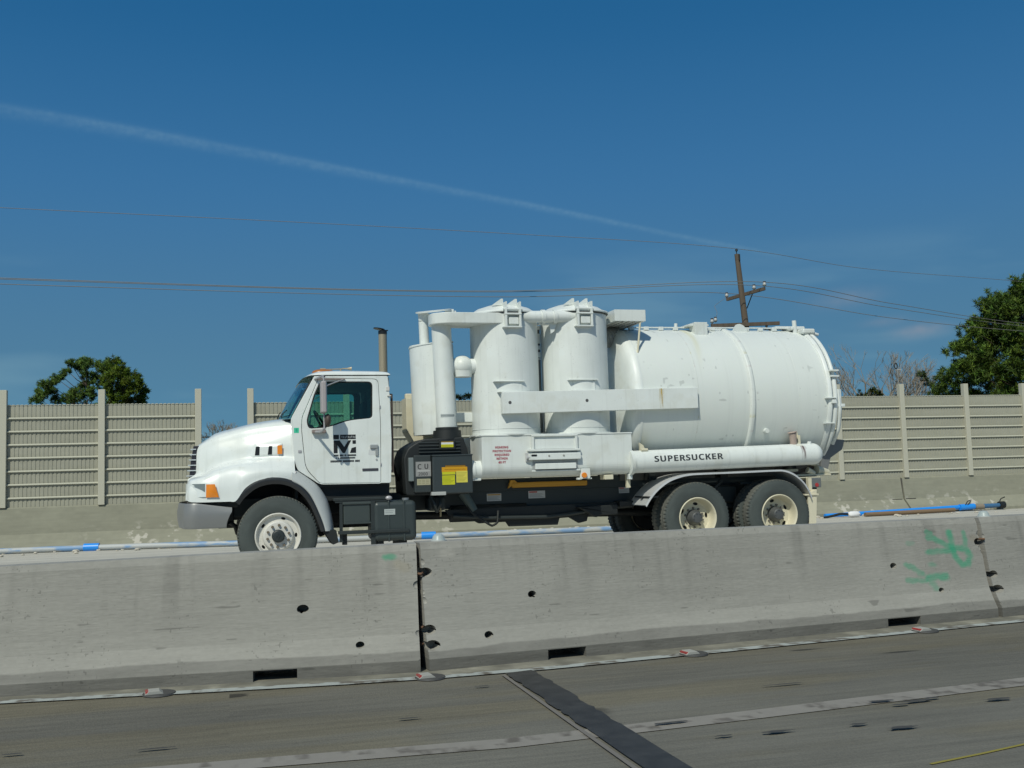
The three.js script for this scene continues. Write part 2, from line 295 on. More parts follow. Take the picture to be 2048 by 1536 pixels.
function barrier(from, dir, len, slots, holes, hA, hB, texture, label) {
  // local x runs along the barrier from the left end, local z = 0 is the foot of the near face
  const t = thing('concrete_barrier', label, 'concrete barrier', [from[0], 0.004, from[1]], Math.atan2(-dir[1], dir[0]));
  const prof = (y0) => [[0, y0], [0, 0.075], [-0.046, 0.165], [-0.078, 0.235], [-0.098, 0.32], [-0.172, 0.765], [-0.192, 0.81], [-0.35, 0.81], [-0.37, 0.765], [-0.44, 0.255], [-0.54, 0.075], [-0.54, y0]];
  const piece = (x0, x1, y0) => { const n = Math.max(1, Math.round((x1 - x0) / 0.25)); const s = new THREE.Shape(prof(y0).map(([z, y]) => new THREE.Vector2(z, y))); return new THREE.ExtrudeGeometry(s, { depth: x1 - x0, steps: n, bevelEnabled: false }).rotateY(Math.PI / 2).scale(1, 1, -1).translate(x0, 0, 0); };
  const gs = []; let x = 0;
  for (const [a, b] of slots) { gs.push(piece(x, a, 0), piece(a, b, 0.068)); x = b; }
  gs.push(piece(x, len, 0));
  let g = join(gs);
  { // the mirrored extrusion is wound inside out: turn its faces
    const p = g.attributes.position.array, nrm = g.attributes.normal.array;
    for (let i = 0; i < p.length; i += 9) for (let k = 0; k < 3; k++) { [p[i + 3 + k], p[i + 6 + k]] = [p[i + 6 + k], p[i + 3 + k]]; }
    g.computeVertexNormals();
  }
  if (holes.length) {
    let b = new Brush(g); b.updateMatrixWorld();
    const front = (y) => -[[0, 0, 0.075], [0, 0.046, 0.165], [0.046, 0.078, 0.235], [0.078, 0.098, 0.32], [0.098, 0.172, 0.765]].reduce((a, [za, zb, yb], i, l) => { const ya = i ? l[i - 1][2] : 0; return y >= ya && y < yb ? za + (zb - za) * (y - ya) / (yb - ya) : a; }, y >= 0.765 ? 0.18 : 0);
    for (const [hx, hy, r, sx = 1.3] of holes) { const c = new Brush(new THREE.CylinderGeometry(r, r * 0.8, 0.16, 14).rotateX(Math.PI / 2).scale(sx, 1, 1).translate(hx, hy, front(hy) - 0.03)); c.updateMatrixWorld(); b = ev.evaluate(b, c, SUBTRACTION); }
    for (let i = 0; i < 9; i++) { const e = hash(i, Math.round(len * 100)) > 0.5 ? len : 0, y = 0.06 + 0.74 * hash(i + 40, Math.round(len * 100)), q = 0.010 + 0.016 * hash(i + 80, 3), c = new Brush(new THREE.IcosahedronGeometry(q, 1).scale(1, 1.3, 0.8).rotateZ(i).translate(e, y, front(y) + 0.004)); c.updateMatrixWorld(); b = ev.evaluate(b, c, SUBTRACTION); }
    g = flat(b.geometry);
  }
  const p = g.attributes.position, uv = new Float32Array(p.count * 2);
  for (let i = 0; i < p.count; i++) {
    const px = p.getX(i), py = p.getY(i); uv[2 * i] = px / len; uv[2 * i + 1] = py / 0.84;
    p.setY(i, py * (hA + (hB - hA) * px / len) / 0.81);
  }
  g.setAttribute('uv', new THREE.BufferAttribute(uv, 2)); g.computeVertexNormals();
  const body = part(t, 'body', g, std(1, 1, 1, 0.9, 0, { map: texture, bumpMap: barrierBump, bumpScale: 0.003 }), null, true);
  return t;
}
const green = [0.04, 0.30, 0.17];
// middle barrier: starts at the gap below the truck's fuel tank and runs to the right
const bDirM = [0.9969, -0.0785], bFromM = [1.258, -6.83], lenM = 4.72;
const scrawl = [
  { c: green, w: 0.032, a: 0.85, p: [[4.20, 0.71], [4.24, 0.70]] }, { c: green, w: 0.035, a: 0.9, p: [[4.20, 0.665], [4.27, 0.655], [4.36, 0.60], [4.42, 0.575]] },
  { c: green, w: 0.04, a: 1, p: [[4.42, 0.70], [4.43, 0.60], [4.44, 0.50], [4.50, 0.43], [4.56, 0.44], [4.59, 0.50], [4.56, 0.56], [4.44, 0.575]] }, { c: green, w: 0.035, a: 0.9, p: [[4.18, 0.55], [4.44, 0.555]] }, { c: green, w: 0.03, a: 0.8, p: [[4.57, 0.69], [4.57, 0.60]] },
  { c: green, w: 0.035, a: 0.85, p: [[3.95, 0.46], [4.0, 0.44], [4.08, 0.385]] }, { c: green, w: 0.032, a: 0.5, p: [[4.18, 0.45], [4.22, 0.445]] },
  { c: green, w: 0.045, a: 1, p: [[4.14, 0.345], [4.22, 0.355], [4.31, 0.345]] }, { c: green, w: 0.032, a: 0.8, p: [[3.93, 0.34], [4.10, 0.325]] }, { c: green, w: 0.045, a: 0.75, p: [[4.17, 0.30], [4.19, 0.265]] }, { c: green, w: 0.03, a: 0.4, p: [[4.0, 0.63], [4.04, 0.63]] },
  { c: [0.5, 0.48, 0.42], w: 0.045, a: 0.45, p: [[0.16, 0.73], [0.2, 0.73]] }, { c: [0.24, 0.18, 0.09], w: 0.05, a: 0.35, p: [[4.66, 0.64], [4.7, 0.62]] }];
const mid = barrier(bFromM, bDirM, lenM, [[0.83, 1.11], [3.64, 3.95]], [[0.77, 0.43, 0.026], [0.43, 0.19, 0.026], [3.82, 0.46, 0.026], [4.24, 0.245, 0.022], [0.025, 0.25, 0.035, 1.4], [0.035, 0.155, 0.035, 1.6], [0.02, 0.615, 0.034, 1.6], [4.70, 0.61, 0.034, 1.3]], 0.822, 0.79,
  barrierTex(lenM, 3.1, scrawl), 'grey concrete barrier with green spray-paint scrawl near its right end');
const bFromR = [bFromM[0] + bDirM[0] * (lenM + 0.045), bFromM[1] + bDirM[1] * (lenM + 0.045)];
barrier(bFromR, [0.995, -0.0995], 5.2, [[0.9, 1.2], [3.9, 4.2]], [[0.03, 0.34, 0.033, 1.5], [0.04, 0.22, 0.036, 1.8]], 0.79, 0.775, barrierTex(5.2, 8.7, []), 'plain grey concrete barrier cut off by the right edge, beyond the scrawled one');
const bDirL = [0.9945, -0.105 * -1], lenL = 4.7;
barrier([1.198 - bDirL[0] * lenL, -6.83 - bDirL[1] * lenL], bDirL, lenL, [[0.7, 1.0], [lenL - 1.06, lenL - 0.785]], [[lenL - 0.75, 0.43, 0.03, 1.4], [lenL - 0.385, 0.185, 0.024]], 0.74, 0.815,
  barrierTex(lenL, 1.7, [{ c: green, w: 0.03, a: 0.9, p: [[lenL - 0.20, 0.735], [lenL - 0.16, 0.735]] }, { c: [0.33, 0.27, 0.15], w: 0.05, a: 0.3, p: [[lenL - 0.12, 0.68], [lenL - 0.08, 0.66]] }]),
  'grey concrete barrier at the left below the truck\'s front wheel, one green dot');
for (const [a, b, h] of [[bFromM, mid, 0], [bFromR, mid, 1]]) {   // steel that ties the barriers together in the gaps
  const t = thing('barrier_pin', h ? 'rusty steel pin in the gap right of the green scrawl' : 'rusty steel pin in the barrier gap below the fuel tank', 'steel pin', [a[0] - 0.022, 0, a[1] - 0.27], 0, 'steel pins between the concrete barriers');
  part(t, 'rod', cyl([0, 0, 0], [0, 0.74, 0], 0.014, 0.014, 10), MAT.rust);
  for (const y of [0.16, 0.27, 0.62]) part(t, 'loop', tube([[-0.03, y, 0.05], [0, y, 0.14], [0.03, y, 0.05]], 0.009, 12, 6), MAT.rust);
  const c = thing('barrier_cap_marker', h ? 'small milky dome marker on the barrier top above the green scrawl' : 'small milky dome marker on the barrier top below the fuel tank', 'marker', [a[0] + (h ? 0.10 : 0.13), h ? 0.792 : 0.824, a[1] - 0.27], 0, 'dome markers on the barrier tops');
  part(c, 'dome', lathe([[0, 0.052], [0.024, 0.048], [0.038, 0.034], [0.045, 0.012], [0.055, 0.004], [0.055, 0]], 24), phys(0.55, 0.62, 0.60, { roughness: 0.35, transmission: 0.35, thickness: 0 }));
  part(c, 'foot', cyl([0, -0.003, 0], [0, 0.008, 0], 0.058, 0.055, 20), std(0.4, 0.42, 0.4, 0.6));
}

// ---------------------------------------------------------------- far concrete wall with the ribbed fence on top
const wallTex = tex(2048, 256, (u, v) => {      // 16 m x 1 m; v from the foot to the top
  const X = u * 16, y = v;
  let k = 0.86 + 0.20 * (fbm(u * 24, v * 3, 5, 24, 0) - 0.5) + 0.12 * (fbm(u * 160, v * 14, 3, 160, 0) - 0.5) + 0.12 * (fbm(u * 40, v * 30, 3, 40, 0) - 0.5);
  let c = [k * 0.305, k * 0.30, k * 0.228];
  const w = sstep(0.60, 0.72, fbm(u * 110, v * 10 + 3, 4, 110, 0)) * sstep(0.62, 0.2, y) * sstep(0.42, 0.6, fbm(u * 14, 1.5, 3, 14, 0));   // splashed mortar low on the wall
  return c.map((q, i) => q + ([0.55, 0.52, 0.45][i] - q) * 0.75 * w);
}, 1 / 16, 1);
const M_wall = std(1, 1, 1, 0.92, 0, { map: wallTex });
function farWall(x0, x1, label) {
  const pr = [[-22.15, -0.02], [-22.15, 0.07], [-22.42, 0.34], [-22.5, 0.845], [-22.53, 0.865], [-22.8, 0.865], [-22.82, 0.845], [-22.95, -0.02]];
  const s = new THREE.Shape(pr.map(([z, y]) => new THREE.Vector2(z, y)));
  const g = flat(new THREE.ExtrudeGeometry(s, { depth: x1 - x0, steps: 1, bevelEnabled: false }).rotateY(Math.PI / 2).scale(1, 1, -1).translate(x0, 0, 0));
  const p = g.attributes.position, uv = new Float32Array(p.count * 2);
  const a = p.array; for (let i = 0; i < a.length; i += 9) for (let k = 0; k < 3; k++) [a[i + 3 + k], a[i + 6 + k]] = [a[i + 6 + k], a[i + 3 + k]];
  for (let i = 0; i < p.count; i++) { uv[2 * i] = p.getX(i); uv[2 * i + 1] = clamp(p.getY(i)); }
  g.setAttribute('uv', new THREE.BufferAttribute(uv, 2)); g.computeVertexNormals();
  const w = part(scene, 'concrete_wall', g, M_wall, null, true); return tag(w, label, 'concrete wall');
}
farWall(-40, 16.03, 'long tan concrete wall behind the truck, carrying the ribbed fence');
farWall(16.08, 70, 'tan concrete wall at the right, beyond the dark joint under the fence');
{ const t = thing('wall_joint_filler', 'dark filler strip in the wall joint, right of the truck', 'joint filler', [16.055, 0, -22.47]);
  part(t, 'strip', bx(-0.024, 0.024, 0.30, 0.85, -0.10, -0.025), std(0.09, 0.085, 0.07, 0.9));
  part(t, 'slot', bx(-0.34, -0.06, 0.315, 0.345, 0.03, 0.062), std(0.05, 0.048, 0.04, 0.9)); part(t, 'slot', bx(0.05, 0.33, 0.325, 0.355, 0.025, 0.057), std(0.05, 0.048, 0.04, 0.9)); }
const M_post = std(0.47, 0.455, 0.365, 0.75), panelTex = tex(1024, 128, (u, v) => { const a = fbm(u * 8, v * 2, 5, 8, 0), s = fbm(u * 90, v * 2.4, 3, 90, 0), k = 0.90 + 0.20 * (a - 0.5) + 0.16 * (s - 0.5) - 0.10 * sstep(0.2, 0.0, v) - 0.06 * sstep(0.55, 0.8, s); return [k, k * 0.998, k * (0.97 + 0.04 * a)]; }, 0.31, 3.8), M_panel = [0, 1, 2, 3, 4].map((i) => { const t = panelTex.clone(); t.offset.set(i * 0.213, 0); const q = 0.96 + 0.025 * ((i * 3) % 5); return std(0.365 * q, 0.360 * q, 0.288 * q, 0.85, 0, { map: t }); }), M_rail = std(0.50, 0.49, 0.39, 0.75);  // M_rail: the panel concrete in a lighter colour, for sun caught by the rails
const ROW = 0.263, RIBS = 22;
const rowGeo = (() => {                         // one metre of ribbed panel, stretched to each bay; ribs stand 22 mm proud
  const pr = [[0, 0], [0.16, 0], [0.22, 0.009], [0.78, 0.009], [0.84, 0], [1, 0]], P = []; for (let i = 0; i < RIBS; i++) for (const [a, z] of pr) P.push([(i + a) / RIBS, z]);
  const f = surf((u, v) => { const q = P[Math.min(P.length - 1, Math.round(u * (P.length - 1)))]; return [q[0], v * ROW, q[1]]; }, P.length - 1, 1);
  return join([flat(f), bx(0, 1, 0, ROW, -0.05, -0.004)].map((g) => { g = flat(g); g.computeVertexNormals(); return g; }));
})();
const topGeo = (() => { const gs = []; for (let i = 0; i < RIBS; i++) gs.push(bx((i + 0.18) / RIBS, (i + 0.82) / RIBS, 0, 0.014, -0.05, 0.02)); gs.push(bx(0, 1, 0, 0.006, -0.051, 0.004)); return join(gs); })();
const railGeo = join(ext(round([[0.004, 0], [-0.020, -0.002], [-0.026, 0.012], [-0.020, 0.034], [0.004, 0.038]], 0.008, 2), 0, 1).rotateY(Math.PI / 2));
const postGeo = join(bx(-0.064, 0.064, 0.002, 3.185 - 0.86, -0.065, 0.065, 0.008)), capGeo = join(bx(-0.066, 0.066, 3.185 - 0.858, 3.185 - 0.848, -0.067, 0.067));
function ribFence(xs, label) {
  const t = thing('ribbed_fence', label, 'fence', [xs[0], 0.86, -22.56]);
  xs.forEach((x, i) => {
    same(t, 'post', postGeo, M_post, x - xs[0], 0, 0.03);
    if (i === xs.length - 1) return;
    const w = xs[i + 1] - x - 0.12, X = x - xs[0] + 0.06;
    for (let r = 0; r < 8; r++) {
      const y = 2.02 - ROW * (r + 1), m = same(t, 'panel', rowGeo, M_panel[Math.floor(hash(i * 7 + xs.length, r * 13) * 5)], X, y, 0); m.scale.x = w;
      if (r < 7) { const q = same(t, 'rail', railGeo, M_rail, X, y - 0.012, 0.018); q.scale.x = w; }
    }
    same(t, 'top_edge', topGeo, M_rail, X, 2.021, 0).scale.x = w;
  });
  return t;
}
ribFence([-17.5, -15.6, -13.7, -11.8, -9.9, -8.0, -6.13, -4.28, -2.46, -0.59], 'tan ribbed fence left of the truck, up to the gap beside its hood');
ribFence([0.46, 2.46, 4.45, 6.44, 8.43, 10.42, 12.41, 14.4, 16.21, 18.09, 19.85, 21.75, 23.7, 25.7, 27.7, 29.7, 31.7, 33.7, 35.7], 'tan ribbed fence behind the truck and on to the right edge');
{ const t = thing('hoop_rod', 'thin rod with a dark wire hoop standing above the fence, right of the tank', 'rod', [16.22, 3.18, -22.6]);
  part(t, 'rod', cyl([0, -0.3, 0], [-0.01, 0.36, 0], 0.009), std(0.3, 0.3, 0.28, 0.5));
  part(t, 'hoop', new THREE.TorusGeometry(0.068, 0.013, 8, 28).scale(0.85, 1, 1).rotateY(0.3).translate(-0.05, 0.47, 0), MAT.black); part(t, 'clip', bx(-0.03, 0.1, 0.37, 0.39, -0.01, 0.01), std(0.4, 0.38, 0.34, 0.6)); }

// ---------------------------------------------------------------- pipes and debris along the foot of the wall
const dustyBlue = tex(1024, 64, (u, v) => { const w = 0.25 + 0.7 * sstep(0.30, 0.62, fbm(u * 60, v * 4, 4, 60, 4)); return [0.09 + 0.36 * w, 0.26 + 0.20 * w, 0.52 - 0.08 * w]; });
const M_pipeOld = std(1, 1, 1, 0.55, 0, { map: dustyBlue }), M_blue = std(0.02, 0.27, 0.80, 0.38);
{ const t = thing('water_pipe', 'long dusty blue water pipe lying along the foot of the far wall', 'pipe');
  const P = [[-40, 0.06, -21.95], [-12, 0.06, -22.0], [-4.3, 0.06, -21.9], [-2.5, 0.06, -21.75], [-0.55, 0.06, -21.3], [0.12, 0.06, -21.1], [1.73, 0.06, -20.9], [3.82, 0.06, -20.7], [5.29, 0.06, -20.6], [7.7, 0.06, -20.4], [11.5, 0.06, -20.6]];
  const g = tube(P, 0.055, 220, 12); { const uv = g.attributes.uv; for (let i = 0; i < uv.count; i++) uv.setX(i, uv.getX(i) * 3); }
  part(t, 'run', g, M_pipeOld, null, true);
  for (const [x, z] of [[-2.55, -21.765], [3.85, -20.7]]) part(t, 'coupling', cyl([x - 0.14, 0.066, z - 0.03], [x + 0.14, 0.066, z + 0.02], 0.078, 0.078, 18), M_blue);
  part(t, 'coupling', cyl([3.42, 0.062, -20.76], [3.58, 0.062, -20.74], 0.07, 0.07, 18), std(0.03, 0.12, 0.4, 0.4), 'dark blue coupling');
}
{ const t = thing('blue_pipe', 'clean bright blue pipe leaning on the far wall\'s foot, right of the truck', 'pipe');
  part(t, 'run', cyl([13.6, 0.03, -22.05], [17.35, 0.105, -22.03], 0.052, 0.052, 16), M_blue); part(t, 'socket', cyl([17.3, 0.10, -22.0], [17.72, 0.112, -22.0], 0.075, 0.07, 18), M_blue);
  for (const s of [0, 0.05]) part(t, 'tie_wire', tube([[17.42 + s, 0.13, -21.95], [17.50 + s * 2, 0.24, -21.95], [17.62 - s, 0.27 - s, -21.96]], 0.012, 10, 5), MAT.black); }
{ const t = thing('pipe_end', 'short dark blue pipe end with a wire tail, right of the bright blue pipe', 'pipe');
  part(t, 'run', cyl([17.78, 0.10, -22.0], [18.6, 0.115, -22.0], 0.06, 0.05, 16), std(0.05, 0.14, 0.27, 0.5)); part(t, 'collar', cyl([18.45, 0.12, -22.0], [18.6, 0.12, -22.0], 0.085, 0.085, 16), MAT.black);
  part(t, 'sleeve', cyl([17.74, 0.10, -22], [17.98, 0.10, -22], 0.066, 0.066, 14), std(0.24, 0.20, 0.15, 0.8)); part(t, 'tail', tube([[18.45, 0.18, -21.98], [18.5, 0.27, -21.98], [18.62, 0.31, -21.98]], 0.014, 10, 5), MAT.black); }
tag(part(scene, 'rusty_rod', cyl([14.35, 0.05, -21.55], [16.95, 0.06, -21.75], 0.052, 0.05, 14), std(0.20, 0.135, 0.08, 0.9)), 'long rusty brown rod lying in front of the bright blue pipe', 'rod');
tag(part(scene, 'plastic_bag', surf((u, v) => { const a = u * Math.PI * 2, b = v * Math.PI, q = 1 + 0.35 * (fbm(u * 6, v * 5, 3, 6, 0) - 0.5); return [14.05 + 0.17 * q * Math.sin(b) * Math.cos(a), 0.07 + 0.075 * q * Math.cos(b), -21.55 + 0.08 * q * Math.sin(b) * Math.sin(a)]; }, 22, 14), std(0.75, 0.75, 0.75, 0.5)), 'crumpled white plastic bag at the left end of the rusty rod', 'bag');
tag(part(scene, 'black_strap', tube([[13.3, 0.02, -21.6], [13.5, 0.05, -21.58], [13.7, 0.09, -21.56], [13.92, 0.08, -21.55]], 0.03, 16, 6), MAT.black), 'short black strap lying beside the white plastic bag', 'strap');
{ // mortar crumbs along the foot of the wall
  const gs = []; for (let i = 0; i < 420; i++) { const x = i < 260 ? rr(2.5, 9.5) : rr(-8, 24), r = rr(0.012, 0.05); gs.push(new THREE.IcosahedronGeometry(r, 0).scale(1.6, 0.7, 1).rotateY(rr(0, 6)).translate(x, r * 0.4, rr(-22.1, -21.0))); }
  tag(part(scene, 'mortar_crumbs', gs, std(0.52, 0.48, 0.40, 1)), 'pale mortar crumbs scattered along the foot of the far wall', 'crumbs', null, 'stuff');
}

// ---------------------------------------------------------------- the vacuum truck
// local axes: x from the front axle to the rear, y up from the road, z = 1.25 at the near tyres' outer faces
const TR = thing('vacuum_truck', 'white vacuum tanker truck with two filter silos and a long debris tank', 'truck', [0.636, 0, -15.55]);
const Wd = (d) => 1.25 - d;
const A = Math.PI;

// wheels
const R0 = 0.525;
const tyreGeo = (lugs) => join(surf((u, v) => {
  const pr = [[0.292, -0.035], [0.30, -0.012], [0.335, -0.002], [0.40, 0], [0.455, -0.006], [0.495, -0.022], [0.515, -0.036], [0.525, -0.052], [0.526, -0.088], [0.526, -0.13], [0.526, -0.172], [0.525, -0.208], [0.515, -0.224], [0.455, -0.254], [0.36, -0.258], [0.292, -0.225]];
  const k = v * (pr.length - 1), i = Math.min(pr.length - 2, Math.floor(k)), f = k - i;
  let r = pr[i][0] + (pr[i + 1][0] - pr[i][0]) * f; const z = pr[i][1] + (pr[i + 1][1] - pr[i][1]) * f;
  if (r > 0.508) { const ph = (u * lugs + (z < -0.13 ? 0.5 : 0)) % 1; if (ph > 0.64 && (z > -0.085 || z < -0.175)) r -= 0.014; if (Math.abs(z + 0.13) < 0.004) r -= 0.01; }
  if (r > 0.44 && r < 0.50) r -= 0.002 * (Math.sin(u * lugs * 2 * A) > 0.6 ? 1 : 0);
  return [Math.cos(u * 2 * A) * r, Math.sin(u * 2 * A) * r, z];
}, 384, 30), true);
const rubberTex = tex(512, 256, (u, v) => { // u round the tyre, v from the outer bead over the tread: dusty tread, darker side wall
  const k = 0.75 + 0.5 * fbm(u * 16, v * 14, 4, 16, 0), d = sstep(0.40, 0.50, v) * sstep(0.86, 0.76, v) * (0.6 + 0.6 * fbm(u * 30, v * 9, 3, 30, 0)), q = sstep(0.12, 0.20, v) * sstep(0.40, 0.30, v) * 0.35;
  return [(0.050 + 0.075 * d + 0.02 * q) * k, (0.061 + 0.066 * d + 0.024 * q) * k, (0.058 + 0.052 * d + 0.022 * q) * k]; });
const M_tyre = std(1, 1, 1, 0.8, 0, { map: rubberTex });
const tyreF = tyreGeo(70), tyreR = tyreGeo(58);
const M_rimF = std(0.66, 0.65, 0.60, 0.5, 0, { map: grimeTex });
const zl = (pts, seg = 40) => lathe(pts, seg).rotateX(A / 2);   // profile (radius, z) turned about z
const holesRing = (r0, r1, n, hr, rad, z) => { const s = new THREE.Shape(); s.absarc(0, 0, r1, 0, 2 * A); const c = new THREE.Path(); c.absarc(0, 0, r0, 0, 2 * A, true); s.holes.push(c); for (let i = 0; i < n; i++) { const a = i / n * 2 * A + 0.4, h = new THREE.Path(); h.absellipse(Math.cos(a) * rad, Math.sin(a) * rad, hr * 0.72, hr * 1.25, 0, 2 * A, true, a); s.holes.push(h); } return new THREE.ExtrudeGeometry(s, { depth: 0.012, bevelEnabled: false, curveSegments: 40 }).translate(0, 0, z); };
const nuts = (n, rad, z, r = 0.017, h = 0.03) => { const gs = []; for (let i = 0; i < n; i++) { const a = i / n * 2 * A; gs.push(cyl([Math.cos(a) * rad, Math.sin(a) * rad, z], [Math.cos(a) * rad, Math.sin(a) * rad, z + h], r, r * 0.85, 6)); } return gs; };
const rimFGeo = join([zl([[0.30, -0.04], [0.305, -0.01], [0.298, 0.004], [0.285, 0.002], [0.276, -0.02], [0.262, -0.055]]), holesRing(0.205, 0.263, 5, 0.024, 0.236, -0.062), zl([[0.207, -0.05], [0.203, -0.02], [0.190, 0.006], [0.175, 0.014], [0.09, 0.016], [0.075, 0.012]])]);
const nutF = join(nuts(1, 0, 0.012, 0.019, 0.034)), nutR = join(nuts(1, 0, -0.165, 0.017, 0.032));
const hubF = join([zl([[0.085, 0.01], [0.085, 0.06], [0.078, 0.075], [0.06, 0.082], [0, 0.084]]), bx(-0.03, 0.03, 0.012, 0.02, 0.08, 0.088), bx(-0.03, 0.03, -0.02, -0.012, 0.08, 0.088)]);
const drumGeo = join(cyl([0, 0, -0.22], [0, 0, -0.09], 0.25, 0.25, 28));
const rimRGeo = join([zl([[0.30, -0.04], [0.305, -0.012], [0.298, 0.002], [0.286, 0], [0.274, -0.03], [0.266, -0.09], [0.255, -0.145], [0.235, -0.165]]), holesRing(0.12, 0.25, 5, 0.032, 0.205, -0.175)]);
const hubR = join([zl([[0.125, -0.17], [0.115, -0.12], [0.095, -0.09], [0.085, -0.035], [0.07, -0.022], [0, -0.02]]), ...nuts(8, 0.066, -0.024, 0.011, 0.014)]);
const drumR = join(cyl([0, 0, -0.26], [0, 0, -0.19], 0.252, 0.252, 28));
const M_hub = std(0.10, 0.105, 0.105, 0.5, 0.3), M_nutF = std(0.17, 0.14, 0.10, 0.7, 0.2), M_nutR = std(0.17, 0.16, 0.14, 0.6, 0.3);
function wheel(x, z, side, front) {
  const w = new THREE.Group(); w.name = numbered('wheel'); w.position.set(x, R0, z); if (side < 0) w.rotation.y = A; w.rotation.z = rr(0, 1); TR.add(w);
  same(w, 'tyre', front ? tyreF : tyreR, M_tyre); same(w, 'rim', front ? rimFGeo : rimRGeo, front ? M_rimF : MAT.cream);
  if (Math.abs(z) > 1) for (let i = 0; i < 10; i++) { const a = i / 5 * A; same(w, 'wheel_nut', front ? nutF : nutR, front ? M_nutF : M_nutR, Math.cos(a) * 0.143, Math.sin(a) * 0.143, 0); } same(w, 'hub', front ? hubF : hubR, front ? MAT.slate : M_hub); same(w, 'brake_drum', front ? drumGeo : drumR, MAT.black);
}
for (const s of [1, -1]) { wheel(0, 1.25 * s, s, true); for (const x of [6.075, 7.423]) { wheel(x, 1.25 * s, s, false); wheel(x, 0.93 * s, s, false); } }
part(TR, 'axle', cyl([0, 0.5, -1], [0, 0.5, 1], 0.06), MAT.black);
for (const x of [6.075, 7.423]) part(TR, 'axle', [cyl([x, R0, -0.95], [x, R0, 0.95], 0.075), new THREE.SphereGeometry(0.2, 16, 12).translate(x, R0, 0)], MAT.black);

// frame and what hangs below it
for (const s of [1, -1]) part(TR, 'frame_rail', [bx(-0.95, 8.55, 0.765, 1.02, 0.43 * s - 0.04, 0.43 * s + 0.04, 0.01), bx(2.3, 8.55, 1.0, 1.18, 0.43 * s - 0.05, 0.43 * s + 0.05, 0.01)], MAT.slate);
part(TR, 'cross_member', [1.0, 2.4, 3.4, 4.6, 5.4, 6.7, 8.4].map((x) => bx(x - 0.05, x + 0.05, 0.78, 1.0, -0.4, 0.4)), MAT.black);
part(TR, 'drive_shaft', [cyl([1.6, 0.68, 0], [6.0, 0.58, 0], 0.06), cyl([6.1, 0.58, 0], [7.4, 0.58, 0], 0.06)], MAT.black);
part(TR, 'transmission', bx(0.7, 1.7, 0.55, 1.0, -0.3, 0.3, 0.08), MAT.black);
part(TR, 'engine', bx(-0.75, 0.75, 0.72, 1.55, -0.36, 0.36, 0.08), MAT.black);
part(TR, 'air_tank', cyl([2.50, 0.70, 0.42], [3.65, 0.70, 0.42], 0.13, 0.13, 20), MAT.black);
part(TR, 'under_plate', ext([[2.40, 0.76], [2.46, 0.68], [2.58, 0.635], [2.80, 0.60], [2.90, 0.545], [3.31, 0.553], [3.36, 0.482], [4.10, 0.478], [4.13, 0.575], [4.29, 0.58], [4.36, 0.54], [4.44, 0.49], [4.56, 0.515], [4.58, 0.594], [4.74, 0.615], [4.80, 0.585], [4.90, 0.60], [5.04, 0.63], [5.10, 0.78]], 0.50, 0.60, [], 0.008), MAT.black);
part(TR, 'brake_pipe', tube([[2.5, 0.67, 0.64], [3.0, 0.625, 0.65], [3.4, 0.615, 0.65], [3.9, 0.605, 0.65], [4.3, 0.635, 0.65], [4.9, 0.70, 0.64], [5.3, 0.72, 0.6]], 0.028, 40), MAT.slate);
part(TR, 'valve_box', ext(round([[4.38, 0.73], [5.0, 0.75], [5.0, 0.60], [4.72, 0.60], [4.66, 0.57]], 0.01), 0.45, 0.75, [], 0.01), MAT.black); part(TR, 'valve_box', bx(5.05, 5.28, 0.70, 0.8, 0.45, 0.7, 0.02), MAT.black);
part(TR, 'hanging_hose', tube([[2.62, 1.0, 0.72], [2.75, 0.72, 0.76], [2.96, 0.56, 0.80], [3.04, 0.515, 0.8], [3.12, 0.56, 0.8], [3.16, 0.72, 0.7]], 0.017, 30), MAT.black);
part(TR, 'air_filter', cyl([2.64, 1.0, 0.70], [2.80, 0.74, 0.74], 0.075, 0.055, 16), std(0.07, 0.095, 0.09, 0.5));
part(TR, 'hose_bundle', [tube([[2.12, 1.0, 0.9], [2.18, 0.85, 0.95], [2.22, 0.75, 0.9]], 0.03, 14), tube([[2.26, 1.0, 0.9], [2.25, 0.85, 0.98], [2.20, 0.76, 0.9]], 0.025, 14), bx(2.1, 2.36, 0.76, 0.98, 0.55, 0.85, 0.05)], MAT.slate);
part(TR, 'drain_tap', cyl([2.27, 0.68, 0.88], [2.27, 0.80, 0.88], 0.014), std(0.42, 0.33, 0.18, 0.5, 0.3));
const note = (label) => art(128, 96, (g, w, h) => { g.fillStyle = '#b9b9b6'; g.fillRect(0, 0, w, h); g.fillStyle = label === 'r' ? '#a8453c' : '#b08a4c'; g.fillRect(6, 6, label === 'r' ? 62 : 116, 18); g.fillStyle = '#77797a'; for (let y = 34; y < 88; y += 11) g.fillRect(8, y, 108 - (y % 3) * 12, 4); });
const sheetXY = (x0, x1, y0, y1, z) => { const g = new THREE.PlaneGeometry(x1 - x0, y1 - y0); return g.translate((x0 + x1) / 2, (y0 + y1) / 2, z); };
const decal = (name, x0, x1, y0, y1, z, map, label, clear) => part(TR, name, sheetXY(x0, x1, y0, y1, z), std(1, 1, 1, 0.55, 0, { map, ...(clear ? { transparent: true, alphaTest: 0.02 } : {}) }), label, true);
decal('notice', 3.05, 3.27, 0.86, 0.97, 0.483, note('b'), 'small notice with a tan head'); decal('notice', 3.69, 3.95, 0.88, 0.99, 0.483, note('r'), 'small notice with a red head'); decal('notice', 5.13, 5.30, 0.91, 1.0, 0.483, note('r'), 'small notice with a red head');
part(TR, 'hoist_cylinder', [bx(3.42, 4.60, 1.045, 1.125, 0.49, 0.57, 0.02), ext([[3.36, 1.04], [3.50, 1.125], [3.46, 1.16], [3.40, 1.16]], 0.5, 0.56)], MAT.ochre);

